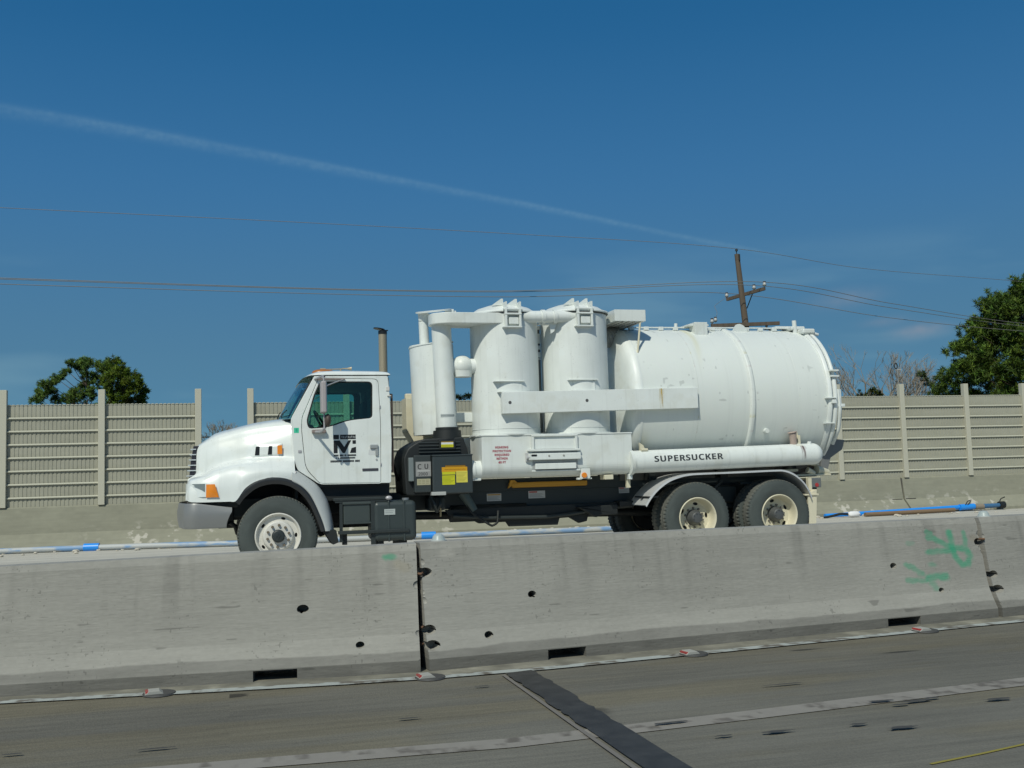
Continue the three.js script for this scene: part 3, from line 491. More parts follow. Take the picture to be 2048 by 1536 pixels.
// steps, battery box, fuel tank
part(TR, 'step', [bx(0.74, 1.52, 0.955, 0.995, 0.70, 1.2, 0.008), bx(0.76, 1.5, 0.93, 0.955, 1.14, 1.19)], MAT.slate); part(TR, 'step', [bx(0.80, 1.76, 0.505, 0.55, 1.12, 1.25, 0.008), bx(0.82, 0.86, 0.40, 0.95, 1.12, 1.18), bx(1.24, 1.30, 0.33, 0.95, 1.16, 1.2)], MAT.slate);
part(TR, 'battery_box', [bx(0.87, 1.24, 0.64, 0.93, 0.62, 1.18, 0.02), bx(0.86, 1.25, 0.90, 0.935, 0.61, 1.2, 0.01), bx(0.87, 1.24, 0.64, 0.66, 0.62, 1.2)], std(0.042, 0.055, 0.053, 0.5));
part(TR, 'fuel_tank', [bx(1.27, 1.87, 0.385, 0.935, 0.55, 1.22, 0.07), bx(1.47, 1.50, 0.38, 0.94, 0.54, 1.228, 0.06), bx(1.68, 1.71, 0.38, 0.94, 0.54, 1.228, 0.06)], std(0.036, 0.048, 0.048, 0.42)); part(TR, 'fuel_cap', cyl([1.75, 0.92, 1.02], [1.75, 0.965, 1.02], 0.05), std(0.3, 0.32, 0.33, 0.4, 0.5)); part(TR, 'step_corner', new THREE.SphereGeometry(0.03, 12, 8).scale(1.6, 1, 1).translate(1.49, 0.975, 1.2), MAT.greyMetal);
parts(TR, 'tank_bracket', [bx(1.32, 1.42, 0.27, 0.40, 0.6, 1.15, 0.01), bx(1.62, 1.74, 0.30, 0.40, 0.6, 1.15, 0.01), bx(0.86, 0.92, 0.36, 0.52, 1.05, 1.15)], MAT.black);
decal('notice', 1.42, 1.57, 0.745, 0.825, 1.2305, art(64, 32, (g) => { g.fillStyle = '#a9b0ae'; g.fillRect(0, 0, 64, 32); g.fillStyle = '#8c9392'; g.fillRect(6, 8, 50, 4); g.fillRect(6, 18, 44, 4); }), 'blank pale sticker');
part(TR, 'under_cab_panel', bx(0.45, 1.54, 0.96, 1.2, -0.9, 0.92), MAT.black);

// front: bumper, grille, lamps
part(TR, 'bumper', surf((u, v) => { // wraps round the corners; v up the face
  const a = (u - 0.5) * 2, s = Math.sign(a), t = Math.abs(a), y = [0.655, 0.66, 0.70, 0.83, 0.95, 0.985, 0.99], yy = tab([0, 0.08, 0.16, 0.5, 0.84, 0.93, 1], y, v), bow = 0.03 * Math.sin(v * A);
  if (t < 0.6) { const q = t / 0.6; return [-1.30 + 0.10 * q * q - bow, yy, s * q * 1.0]; }
  const q = (t - 0.6) / 0.4, ang = Math.min(1, q / 0.4) * A / 2, back = Math.max(0, (q - 0.4) / 0.6);
  return [-1.20 + 0.16 * (1 - Math.cos(ang)) - bow * Math.cos(ang) + back * (0.38 + 0.07 * sstep(0.1, 0.75, v)), yy - back * (v > 0.5 ? 0.075 * (v - 0.5) * 2 : 0), s * (1.0 + 0.19 * Math.sin(ang) + bow * Math.sin(ang))];
}, 90, 16), MAT.bumper);
part(TR, 'bumper_valance', bx(-1.08, -0.50, 0.92, 1.0, -1.1, 1.1, 0.02), MAT.black);
parts(TR, 'tow_bracket', [bx(-0.78, -0.56, 0.62, 0.9, 0.36, 0.5, 0.02), tube([[-0.62, 0.72, 0.95], [-0.55, 0.66, 0.9], [-0.52, 0.56, 0.8]], 0.03, 12)], MAT.black);

// hood: one smooth shell with fenders and arches, built from cross-sections
const HX = [-1.17, -1.14, -1.08, -0.95, -0.8, -0.62, -0.54, -0.42, -0.26, -0.07, 0.10, 0.235];
const H = {
  yt: [1.782, 1.802, 1.832, 1.888, 1.95, 2.0, 2.02, 2.05, 2.085, 2.112, 2.13, 2.14],
  w2: [0.45, 0.48, 0.50, 0.54, 0.58, 0.63, 0.655, 0.69, 0.73, 0.78, 0.82, 0.85],
  y2: [1.735, 1.762, 1.79, 1.838, 1.89, 1.94, 1.96, 1.99, 2.02, 2.045, 2.06, 2.07],
  w3: [0.50, 0.54, 0.565, 0.615, 0.665, 0.72, 0.745, 0.785, 0.83, 0.885, 0.93, 0.965],
  y3: [1.645, 1.665, 1.685, 1.722, 1.762, 1.80, 1.815, 1.84, 1.865, 1.89, 1.91, 1.925],
  w4: [0.54, 0.575, 0.60, 0.655, 0.71, 0.77, 0.80, 0.845, 0.895, 0.945, 0.985, 1.01],
  y4: [1.35, 1.39, 1.42, 1.47, 1.525, 1.565, 1.58, 1.595, 1.60, 1.595, 1.585, 1.575],
  w5: [0.66, 0.74, 0.78, 0.83, 0.87, 0.91, 0.925, 0.95, 0.975, 1.0, 1.02, 1.035],
  y5: [1.27, 1.315, 1.345, 1.40, 1.455, 1.50, 1.515, 1.535, 1.545, 1.545, 1.535, 1.52],
  w6: [0.90, 1.0, 1.055, 1.105, 1.125, 1.135, 1.14, 1.14, 1.135, 1.125, 1.11, 1.09],
  y6: [1.235, 1.275, 1.295, 1.345, 1.395, 1.435, 1.45, 1.465, 1.475, 1.475, 1.465, 1.45],
  w7: [1.02, 1.10, 1.14, 1.19, 1.215, 1.22, 1.225, 1.225, 1.22, 1.21, 1.19, 1.165],
  yb: [1.03, 1.015, 1.005, 1.0, 1.0, 1.0, 1.005, 1.165, 1.262, 1.296, 1.278, 1.225],
};
const hoodSec = (x, k) => {                      // k from 0 (middle) to 1 (lower edge)
  const f = (n) => tab(HX, H[n], x), yb = f('yb'), y7 = Math.max(yb + 0.02, (f('y6') * 0.55 + yb * 0.45));
  const pts = [[0, f('yt')], [f('w2') * 0.62, f('yt') - 0.014], [f('w2') * 1.02, f('y2') - 0.004], [f('w3'), f('y3')], [f('w4') - 0.008, (f('y3') + f('y4')) / 2], [f('w4') + 0.004, f('y5') + 0.055], [f('w4') + 0.03, f('y5') + 0.012], [f('w5') + 0.03, f('y5') - 0.006], [f('w6'), f('y6')], [f('w7'), y7], [f('w7') + 0.012, yb]];
  const t = [0, 0.14, 0.25, 0.36, 0.47, 0.57, 0.60, 0.67, 0.79, 0.89, 1];
  return [tab(t, pts.map((p) => p[0]), k), tab(t, pts.map((p) => p[1]), k)];
};
const hoodU = [...Array(65)].map((_, i) => -1.17 + 1.405 * Math.pow(i / 64, 0.9));
const hood = part(TR, 'hood', surf((u, v) => { const s = u < 0.5 ? 1 : -1, k = Math.abs(u - 0.5) * 2, x = hoodU[Math.round(v * 64)]; const [w, y] = hoodSec(x, k); return [x + 0.115 * sstep(1.30, 1.385, y) * sstep(-0.75, -1.17, x), y, s * w]; }, 200, 64), MAT.paint);
part(hood, 'lip', [1, -1].map((s) => surf((u, v) => { const x = -1.165 + 0.62 * v, [w] = hoodSec(x, 1); return [x, 1.0, s * (w - u * 0.2)]; }, 1, 12)), MAT.paint);
part(hood, 'nose_panel', surf((u, v) => { const s = u < 0.5 ? 1 : -1, k = Math.abs(u - 0.5) * 2, [w, y] = hoodSec(-1.17, k); return [-1.17 - 0.01 * Math.sin(v * A) + 0.115 * sstep(1.30, 1.385, y), 1.03 + (y - 1.03) * (1 - v * 0.999), s * w * (1 - v * 0.02)]; }, 80, 6), MAT.paint);
const grille = part(TR, 'grille', ext(round([[-1.02, 1.31], [-1.02, 1.765], [-1.095, 1.765], [-1.135, 1.52], [-1.155, 1.31]], 0.01), -0.50, 0.50, [], 0.01), std(0.02, 0.02, 0.03, 0.5));
for (let i = 0; i < 6; i++) part(grille, 'grille_bar', bx(-1.19 + 0.011 * i, -1.06, 1.345 + 0.073 * i, 1.360 + 0.073 * i, -0.515, 0.515, 0.005), std(0.62, 0.66, 0.66, 0.3, 0.3));
for (const s of [1, -1]) {
  const hl = part(TR, 'headlight', surf((u, v) => { const x = -1.175 + 0.275 * u, [w] = hoodSec(x, 0.9); const y0 = 1.07 + (u > 0.8 ? 0.0 : 0), y1 = 1.245; return [x - 0.006 * (1 - u), y0 + (y1 - y0) * v, s * (Math.min(w, 0.93 + 0.30 * Math.sqrt(u)) + 0.022)]; }, 16, 8), phys(0.72, 0.77, 0.76, { roughness: 0.12, clearcoat: 0.8 }));
  part(hl, 'reflector_edge', surf((u, v) => { const x = -1.10 + 0.17 * u, [w] = hoodSec(x, 0.9); return [x, 1.243 - 0.11 * u * v, s * (w + 0.0255)]; }, 8, 4), std(0.25, 0.29, 0.29, 0.2, 0.3));
  part(TR, 'turn_signal', surf((u, v) => { const xa = -0.918 + 0.004 * v, xb = -0.755 - 0.05 * v, x = xa + (xb - xa) * u, [w] = hoodSec(x, 0.9); return [x, 1.062 + 0.172 * v, s * (w + 0.03 + 0.014 * Math.sin(u * A) * Math.sin(v * A))]; }, 14, 12), MAT.amber);
  // side vent: raised surround with two dark slots and an amber lamp
  const vent = part(TR, 'side_vent', surf((u, v) => { const y = 1.585 + v * 0.175 - 0.025 * (1 - u) * (1 - v), x = -0.345 + 0.06 * v * v + u * (0.425 - 0.06 * v * v), [w] = hoodSec(x, 0.5); const e = Math.min(u, 1 - u) * 6, q = Math.min(v, 1 - v) * 5; return [x, y, s * (w + 0.006 + 0.022 * Math.min(1, e, q))]; }, 24, 12), MAT.paint);
  for (const [x0, x1, m] of [[-0.285, -0.225, 0], [-0.115, -0.06, 0], [0.012, 0.075, 1]]) part(vent, m ? 'marker_lamp' : 'vent_slot', surf((u, v) => { const y = 1.608 + v * 0.118, x = x0 + (m ? 0 : 0.014 * v) + u * (x1 - x0 - (m ? 0 : 0.01 * v)), [w] = hoodSec(x, 0.5); return [x, y + (x + 0.2) * 0.03, s * (w + 0.032 + (m ? 0.006 : 0))]; }, 4, 6), m ? MAT.amber : MAT.blackGloss);
  // rubber flare and dark well of the front arch
  const archX = [-0.56, -0.50, -0.42, -0.34, -0.26, -0.16, -0.07, 0.02, 0.10, 0.19, 0.30, 0.40, 0.48, 0.55, 0.60, 0.625], archY = [1.0, 1.085, 1.163, 1.222, 1.262, 1.288, 1.296, 1.292, 1.278, 1.248, 1.175, 1.07, 0.94, 0.78, 0.64, 0.56];
  const arch = (t) => { const k = t * (archX.length - 1), i = Math.min(archX.length - 2, Math.floor(k)), f = k - i; return [archX[i] + (archX[i + 1] - archX[i]) * f, archY[i] + (archY[i + 1] - archY[i]) * f]; };
  part(TR, 'arch_flare', surf((u, v) => { const [x, y] = arch(u), n = Math.hypot(x - 0.03, y - 0.52), k = 1 - v * 0.115; const z = s * (1.238 - 0.03 * Math.abs(v - 0.4)); return [0.03 + (x - 0.03) * (k + 0.006 / n), 0.52 + (y - 0.52) * (k + 0.006 / n), z]; }, 60, 6), std(0.022, 0.024, 0.026, 0.38));
  part(TR, 'wheel_well', surf((u, v) => { const [x, y] = arch(u); return [0.03 + (x - 0.03) * 0.9, 0.52 + (y - 0.52) * 0.9, s * (1.22 - v * 0.7)]; }, 40, 4), MAT.black);
  // rear fender: pale rounded band from the hood down behind the wheel
  part(TR, 'rear_fender', surf((u, v) => {
    const ox = [0.20, 0.30, 0.42, 0.556, 0.673, 0.725, 0.748, 0.76], oy = [1.44, 1.37, 1.285, 1.167, 0.976, 0.80, 0.66, 0.555], ix = [0.185, 0.26, 0.345, 0.43, 0.50, 0.562, 0.60, 0.62], iy = [1.235, 1.20, 1.14, 1.04, 0.90, 0.75, 0.64, 0.56], t = [0, 0.12, 0.26, 0.42, 0.62, 0.78, 0.9, 1];
    const a = [tab(t, ox, u), tab(t, oy, u)], b = [tab(t, ix, u), tab(t, iy, u)], q = Math.min(1, v / 0.55);
    if (v <= 0.55) return [a[0] + (b[0] - a[0]) * (1 - Math.sin((1 - q) * A / 2)) * 0.9 + (b[0] - a[0]) * 0.1 * q, a[1] + (b[1] - a[1]) * (1 - Math.sin((1 - q) * A / 2)) * 0.9 + (b[1] - a[1]) * 0.1 * q, s * (0.98 + 0.25 * Math.sin(q * A / 2))];
    const r = (v - 0.55) / 0.45; return [b[0] - 0.01 * r, b[1] - 0.01 * r, s * (1.23 - 0.45 * r)];
  }, 50, 22), std(0.46, 0.485, 0.475, 0.42, 0.0));
  part(TR, 'fender_foot', ext(round([[0.60, 0.57], [0.77, 0.57], [0.80, 0.40], [0.72, 0.37]], 0.02), s > 0 ? 0.85 : -1.2, s > 0 ? 1.2 : -0.85), MAT.black);
  part(TR, 'hood_latch', tube([[0.245, 1.37, s * 1.14], [0.225, 1.30, s * 1.17], [0.195, 1.235, s * 1.2]], 0.012, 8, 6), MAT.greyMetal);
}

// cab: hollow, with glass on both sides, so one looks through it
const cabOut = round([[0.56, 1.195], [1.55, 1.178], [1.568, 1.77], [1.552, 2.40], [1.528, 2.672, 0.02], [0.515, 2.672, 0.01], [0.19, 2.085, 0.05], [0.235, 1.50], [0.28, 1.385]], 0.03);
const doorOut = round([[0.575, 1.20], [1.405, 1.187, 0.03], [1.415, 2.0], [1.392, 2.625, 0.07], [0.575, 2.64, 0.03], [0.345, 2.10], [0.340, 1.93], [0.385, 1.41, 0.1]], 0.05);
const winOut = round([[0.590, 2.598], [1.312, 2.592, 0.07], [1.303, 2.085, 0.05], [0.96, 2.055, 0.15], [0.70, 1.962, 0.12], [0.428, 1.95, 0.05], [0.402, 2.06], [0.505, 2.41]], 0.06, 6);
const grow = (pts, d) => { const c = pts.reduce((a, p) => [a[0] + p[0] / pts.length, a[1] + p[1] / pts.length], [0, 0]); return pts.map(([x, y]) => { const l = Math.hypot(x - c[0], y - c[1]); return [x + (x - c[0]) / l * d, y + (y - c[1]) / l * d]; }); };
const DECAL_DOOR = art(512, 512, (g, w, h) => {  // black mark over rows of small print too blurred to read
  g.clearRect(0, 0, w, h); g.fillStyle = '#15171b';
  g.fillRect(70, 8, 330, 78); g.clearRect(150, 8, 18, 78); g.fillStyle = 'rgba(200,206,204,0.75)'; for (let i = 0; i < 9; i++) g.fillRect(190 + i * 24, 26 + (i % 3) * 6, 12, 34); g.fillStyle = '#15171b';
  g.beginPath(); g.moveTo(70, 108); g.lineTo(160, 108); g.lineTo(228, 225); g.lineTo(292, 108); g.lineTo(330, 108); g.lineTo(236, 330); g.lineTo(205, 330); g.lineTo(128, 190); g.lineTo(128, 330); g.lineTo(70, 330); g.closePath(); g.fill();
  g.fillRect(352, 108, 50, 62); g.beginPath(); g.moveTo(402, 225); g.lineTo(402, 330); g.lineTo(312, 330); g.lineTo(338, 245); g.closePath(); g.fill();
  g.fillStyle = 'rgba(40,44,46,0.8)'; const row = (x0, x1, y, hh, sd) => { let x = x0, i = 0; while (x < x1) { const ww = 7 + hash(i, sd) * 9; g.fillRect(x, y, ww, hh); x += ww + 4 + (hash(i, sd + 9) > 0.82 ? 14 : 0); i++; } };
  row(70, 402, 356, 30, 1); row(100, 380, 404, 26, 2); g.fillStyle = 'rgba(60,64,66,0.65)'; row(20, 470, 456, 34, 3);
});
for (const s of [1, -1]) {
  const flip = (g) => s > 0 ? g : g.rotateY(0).scale(1, 1, 1);
  const z0 = s > 0 ? 1.0 : -1.05, z1 = z0 + 0.05;
  part(TR, 'cab_side', flip(ext(cabOut, z0, z1, [grow(doorOut, 0.007).reverse()], 0.006)), MAT.paint);
  const door = part(TR, 'door', flip(ext(doorOut, z0, z1 + (s > 0 ? 0.004 : 0), [winOut.slice().reverse()], 0.006)), MAT.paint);
  part(door, 'window_seal', ext(grow(winOut, 0.004), s > 0 ? 1.02 : -1.052, s > 0 ? 1.052 : -1.02, [grow(winOut, -0.018).reverse()]), MAT.black);
  part(door, 'window', ext(winOut, s * 1.028 - 0.002, s * 1.028 + 0.002), MAT.glass);
  part(door, 'door_liner', ext(grow(doorOut, -0.03), s > 0 ? 0.96 : -0.985, s > 0 ? 0.985 : -0.96, [grow(winOut, -0.004).reverse()]), MAT.inside);
  const zf = s * 1.054;
  part(door, 'door_handle', [bx(1.262, 1.375, 1.66, 1.715, s > 0 ? zf - 0.004 : zf - 0.03, s > 0 ? zf + 0.03 : zf + 0.004, 0.012), bx(1.335, 1.378, 1.555, 1.69, s > 0 ? zf - 0.004 : zf - 0.022, s > 0 ? zf + 0.022 : zf + 0.004, 0.01)], std(0.33, 0.35, 0.35, 0.4, 0.2));
  part(door, 'handle_cup', ext(round([[1.235, 1.57], [1.335, 1.57], [1.335, 1.665], [1.25, 1.655]], 0.02), s * 1.0505 - 0.004, s * 1.0505 + 0.0045), std(0.60, 0.62, 0.61, 0.4));
  part(door, 'keyhole', cyl([1.35, 1.508, s * 1.04], [1.35, 1.508, s * 1.062], 0.013), MAT.greyMetal);
  part(door, 'badge', [bx(1.152, 1.372, 1.352, 1.388, s * 1.056 - 0.006, s * 1.056 + 0.006, 0.003)], std(0.06, 0.06, 0.07, 0.35));
  part(TR, 'door_hinge', [bx(1.40, 1.418, 1.42, 1.46, s * 1.055 - 0.008, s * 1.055 + 0.008, 0.003), bx(1.40, 1.418, 2.22, 2.26, s * 1.055 - 0.008, s * 1.055 + 0.008, 0.003)], MAT.greyMetal);
  // mirror on its two brackets
  const mir = part(TR, 'mirror', bx(0.565, 0.64, 2.135, 2.565, s * 1.42 - 0.11, s * 1.42 + 0.11, 0.025), std(0.36, 0.335, 0.335, 0.5));
  part(mir, 'mirror_glass', bx(0.639, 0.642, 2.16, 2.54, s * 1.42 - 0.095, s * 1.42 + 0.095), MAT.mirrorGlass);
  part(mir, 'spot_mirror', [new THREE.SphereGeometry(0.085, 20, 12).scale(0.55, 1, 1).translate(0.655, 2.045, s * 1.42)], MAT.darkBrown);
  part(mir, 'mirror_arm', [tube([[0.52, 2.63, s * 1.04], [0.60, 2.645, s * 1.30], [0.62, 2.63, s * 1.42]], 0.014, 14, 6), tube([[0.50, 1.905, s * 1.05], [0.58, 1.90, s * 1.3], [0.63, 1.96, s * 1.42]], 0.018, 14, 6), cyl([0.61, 1.93, s * 1.42], [0.61, 2.63, s * 1.42], 0.012), tube([[0.92, 2.625, s * 1.06], [0.76, 2.56, s * 1.25], [0.63, 2.50, s * 1.40]], 0.009, 10, 6)], MAT.greyMetal);
  parts(mir, 'bracket_foot', [bx(0.47, 0.66, 1.885, 1.935, s > 0 ? 1.05 : -1.12, s > 0 ? 1.12 : -1.05, 0.012), bx(0.52, 0.93, 2.617, 2.638, s > 0 ? 1.052 : -1.085, s > 0 ? 1.085 : -1.052, 0.006)], std(0.23, 0.19, 0.175, 0.5));
  part(TR, 'grab_bar', [cyl([1.585, 1.33, s * 1.0], [1.585, 2.42, s * 1.0], 0.016), cyl([1.54, 1.34, s * 1.0], [1.585, 1.34, s * 1.0], 0.016), cyl([1.54, 2.41, s * 1.0], [1.585, 2.41, s * 1.0], 0.016)], MAT.darkBrown);
}
part(TR, 'corner_lamp', [bx(1.515, 1.57, 2.385, 2.40, 1.045, 1.07, 0.004), bx(1.50, 1.55, 2.46, 2.52, 1.045, 1.062, 0.006)], std(0.62, 0.6, 0.56, 0.4));
decal('inspection_sticker', 0.232, 0.298, 1.895, 1.965, 1.0515, art(64, 64, (g) => { g.fillStyle = '#39c39a'; g.fillRect(0, 0, 64, 64); g.fillStyle = '#2f9f83'; g.fillRect(24, 8, 22, 40); }), 'green sticker');
decal('door_lettering', 0.70, 1.17, 1.465, 1.865, 1.0562, DECAL_DOOR, null, true);
part(TR, 'cowl_clip', bx(0.285, 0.33, 1.625, 1.66, 1.046, 1.06, 0.004), MAT.greyMetal);
part(TR, 'firewall', [bx(0.245, 0.28, 1.0, 2.06, -1.0, 1.0), bx(0.30, 1.52, 1.15, 1.2, -0.995, 0.995)], MAT.black);
part(TR, 'cowl', surf((u, v) => { const w = (u - 0.5) * 2; return [0.12 - 0.08 * (1 - w * w) + (0.11 + 0.04 * (1 - w * w)) * v, 2.128 - 0.05 * w * w + 0.004 * v, w * (0.86 + 0.17 * v)]; }, 30, 4), MAT.black);
part(TR, 'windscreen', surf((u, v) => { const w = (u - 0.5) * 2, q = w * w; const bX = 0.215 - 0.155 * (1 - q), tX = 0.50 - 0.115 * (1 - q); return [bX + (tX - bX) * v - 0.012 * Math.sin(v * A), 2.10 + 0.025 * (1 - q) + (2.655 - 2.10) * v, w * (1.0 - 0.03 * v)]; }, 30, 12), MAT.screen);
parts(TR, 'screen_seal', [1, -1].map((s) => tube([[0.205, 2.10, s * 1.005], [0.35, 2.38, s * 1.0], [0.49, 2.65, s * 0.985]], 0.013, 10, 6)), MAT.black);
parts(TR, 'wiper', [tube([[0.10, 2.135, 0.35], [0.10, 2.18, 0.55], [0.15, 2.22, 0.85]], 0.008, 8, 5), tube([[0.06, 2.135, -0.1], [0.07, 2.19, 0.1], [0.09, 2.22, 0.3]], 0.008, 8, 5)], MAT.black);
part(TR, 'back_wall', [ext(round([[-1.0, 1.18], [1.0, 1.18], [1.0, 2.66], [-1.0, 2.66]], 0.06), 0, 0.03).rotateY(A / 2).translate(1.525, 0, 0)], MAT.paint);
part(TR, 'back_liner', bx(1.46, 1.50, 1.2, 2.64, -0.99, 0.99), MAT.inside);
part(TR, 'headliner', bx(0.56, 1.48, 2.60, 2.64, -0.95, 0.95, 0.01), std(0.12, 0.13, 0.12, 0.9));
part(TR, 'dashboard', [bx(0.24, 0.52, 1.5, 2.02, -0.95, 0.95, 0.07)], MAT.inside);
part(TR, 'steering_wheel', [new THREE.TorusGeometry(0.22, 0.016, 8, 32).rotateY(A / 2).rotateZ(0.5).translate(0.66, 2.03, 0.48), cyl([0.5, 1.85, 0.48], [0.66, 2.03, 0.48], 0.03)], MAT.black);
for (const z of [0.48, -0.48]) part(TR, 'seat', [bx(0.95, 1.42, 1.55, 1.68, z - 0.25, z + 0.25, 0.05), bx(1.33, 1.46, 1.62, 2.42, z - 0.24, z + 0.24, 0.06)], std(0.035, 0.05, 0.055, 0.8));
const rX = [0.36, 0.39, 0.44, 0.52, 0.62, 0.8, 1.1, 1.45, 1.53, 1.56, 1.565], rT = [2.665, 2.685, 2.715, 2.745, 2.762, 2.772, 2.770, 2.758, 2.745, 2.72, 2.69];
const roof = part(TR, 'roof', surf((u, v) => { const s = u < 0.5 ? 1 : -1, k = Math.abs(u - 0.5) * 2, x0 = tab(rX.map((_, i) => i / 10), rX, v), t = tab(rX, rT, x0); const w = 1.055 * Math.sin(Math.min(1, k * 1.02) * A / 2) ** 0.9, e = Math.pow(k, 4.2); const x = x0 + (x0 < 0.7 ? (0.7 - x0) * 0.35 * k ** 3 : 0); return [x, t * (1 - e) + e * 2.685, s * w]; }, 60, 40), MAT.paint);
part(roof, 'roof_edge', [1, -1].map((s) => surf((u, v) => { const x = 0.50 + 1.065 * u; return [x, 2.686 - 0.006 * v, s * (1.056 - 0.03 * v)]; }, 8, 1)), MAT.black);
part(TR, 'beacon', [lathe([[0.16, 0], [0.165, 0.03], [0.15, 0.065], [0.10, 0.088], [0, 0.095]], 30).scale(1.0, 0.85, 0.6).translate(0.70, 2.758, 0.35)], phys(0.36, 0.13, 0.025, { roughness: 0.35, clearcoat: 0.4 }));
part(TR, 'air_horn', [cyl([0.74, 2.865, 0.05], [1.03, 2.875, 0.05], 0.008), lathe([[0.009, 0], [0.012, 0.08], [0.03, 0.14]], 16).rotateZ(-A / 2).translate(1.0, 2.878, 0.05), cyl([0.98, 2.76, 0.05], [0.98, 2.87, 0.05], 0.02, 0.012), cyl([0.68, 2.868, 0.05], [0.76, 2.868, 0.05], 0.018)], MAT.tan);
const stack = part(TR, 'exhaust_stack', [cyl([1.715, 1.1, -0.65], [1.715, 3.5, -0.65], 0.066, 0.066, 24)], MAT.tan);
part(stack, 'rain_flap', [cyl([1.715, 3.49, -0.65], [1.715, 3.545, -0.65], 0.07, 0.07, 20), new THREE.CylinderGeometry(0.09, 0.09, 0.014, 20).rotateZ(-0.16).translate(1.66, 3.575, -0.65), bx(1.70, 1.80, 3.545, 3.56, -0.665, -0.635)], MAT.blackGloss);
part(TR, 'air_hose', [tube([[1.60, 1.9, 0.55], [1.63, 1.5, 0.6], [1.72, 1.25, 0.5], [1.85, 1.1, 0.45]], 0.02, 20), tube([[1.60, 1.8, 0.45], [1.65, 1.45, 0.5], [1.75, 1.2, 0.4]], 0.018, 20)], MAT.black);

// blower and its black housing behind the cab
part(TR, 'blower_housing', [ext(round([[1.76, 0.99], [1.735, 1.52], [1.80, 1.66], [1.93, 1.74], [2.02, 1.78], [2.60, 1.80], [2.62, 1.72], [2.665, 1.62], [2.68, 0.99]], 0.05), 0.1, 1.02, [], 0.02)], MAT.black);
part(TR, 'blower_rib', [0, 1, 2, 3].map((i) => bx(1.95, 2.55, 1.58 + i * 0.045, 1.60 + i * 0.045, 1.0, 1.05 - i * 0.006, 0.008)), MAT.slate);
part(TR, 'blower_guard', [bx(2.115, 2.69, 1.005, 1.545, 0.9, 1.165, 0.02), bx(2.11, 2.695, 1.53, 1.55, 0.9, 1.175, 0.006)], std(0.036, 0.046, 0.048, 0.42));
part(TR, 'control_panel', [bx(1.865, 2.105, 1.03, 1.55, 0.9, 1.12, 0.015)], std(0.03, 0.038, 0.038, 0.5)); part(TR, 'panel_strip', bx(1.795, 1.865, 1.19, 1.52, 0.95, 1.10, 0.01), std(0.17, 0.20, 0.20, 0.45));
part(TR, 'guard_foot', bx(2.095, 2.30, 0.985, 1.035, 1.06, 1.175, 0.008), std(0.40, 0.41, 0.39, 0.6));
decal('unit_sign', 1.885, 2.10, 1.255, 1.46, 1.1215, art(256, 240, (g) => { g.fillStyle = '#8e8e8c'; g.fillRect(0, 0, 256, 240); g.fillStyle = '#3a3a3a'; g.font = 'bold 118px sans-serif'; g.fillText('C', 26, 124); g.fillText('U', 138, 122); g.fillStyle = '#a9aaa6'; g.fillRect(22, 138, 220, 22); g.fillStyle = '#4b4b4b'; g.font = 'bold 74px sans-serif'; g.fillText('2000', 40, 226); }), 'grey unit sign');
decal('data_plate', 1.90, 2.09, 1.135, 1.222, 1.1225, art(160, 80, (g) => { g.fillStyle = '#a5a184'; g.fillRect(0, 0, 160, 80); g.fillStyle = '#8a8569'; for (let i = 0; i < 9; i++) g.fillRect(14 + (i % 3) * 46, 14 + Math.floor(i / 3) * 20, 34, 9); }), 'beige data plate');
decal('warning_sign', 2.245, 2.615, 1.125, 1.40, 1.1665, art(512, 384, (g) => {
  g.clearRect(0, 0, 512, 384); g.fillStyle = '#3a2c0a'; g.fillRect(70, 0, 400, 40); g.fillStyle = '#c58f12'; for (let i = 0; i < 20; i++) g.fillRect(76 + i * 20, 6, 10, 30);
  g.fillStyle = '#c8920f'; g.fillRect(0, 36, 506, 98); g.fillStyle = '#6e4c08'; for (let i = 0; i < 16; i++) g.fillRect(60 + i * 26, 76 + (i % 2) * 4, 16, 12);
  g.fillStyle = '#bfc01c'; g.fillRect(6, 128, 262, 54); g.fillRect(6, 196, 250, 182); g.fillStyle = '#cfc551'; g.fillRect(284, 116, 224, 226); g.fillStyle = '#3c3e36'; g.fillRect(268, 134, 16, 240); g.fillRect(6, 182, 256, 12);
  g.fillStyle = 'rgba(90,90,20,0.6)'; for (let i = 0; i < 6; i++) g.fillRect(20, 222 + i * 24, 220 - (i % 3) * 30, 7); g.fillStyle = 'rgba(110,104,40,0.6)'; for (let i = 0; i < 7; i++) g.fillRect(300, 150 + i * 26, 190 - (i % 4) * 22, 7);
}), 'yellow and orange warning sign', true);
decal('safety_label', 2.265, 2.44, 1.655, 1.735, 1.0665, art(160, 96, (g) => { g.fillStyle = '#a8862a'; g.fillRect(0, 0, 160, 14); g.fillStyle = '#cfd3d6'; g.fillRect(0, 14, 160, 32); g.fillStyle = '#c6c318'; g.fillRect(0, 46, 160, 50); g.fillStyle = 'rgba(80,80,20,.5)'; g.fillRect(10, 66, 140, 6); g.fillRect(10, 80, 110, 6); }), 'small yellow safety label');
part(TR, 'label_backing', bx(2.24, 2.47, 1.62, 1.76, 1.0, 1.065, 0.01), MAT.black);

const extX = (zy, x0, x1, b = 0) => ext(zy.map(([z, y]) => [-z, y]), x0, x1, [], b).rotateY(A / 2);   // outline in z, y drawn out along x
const extY = (xz, y0, y1, b = 0) => ext(xz.map(([x, z]) => [x, -z]), y0, y1, [], b).rotateX(-A / 2);   // outline in x, z drawn out along y
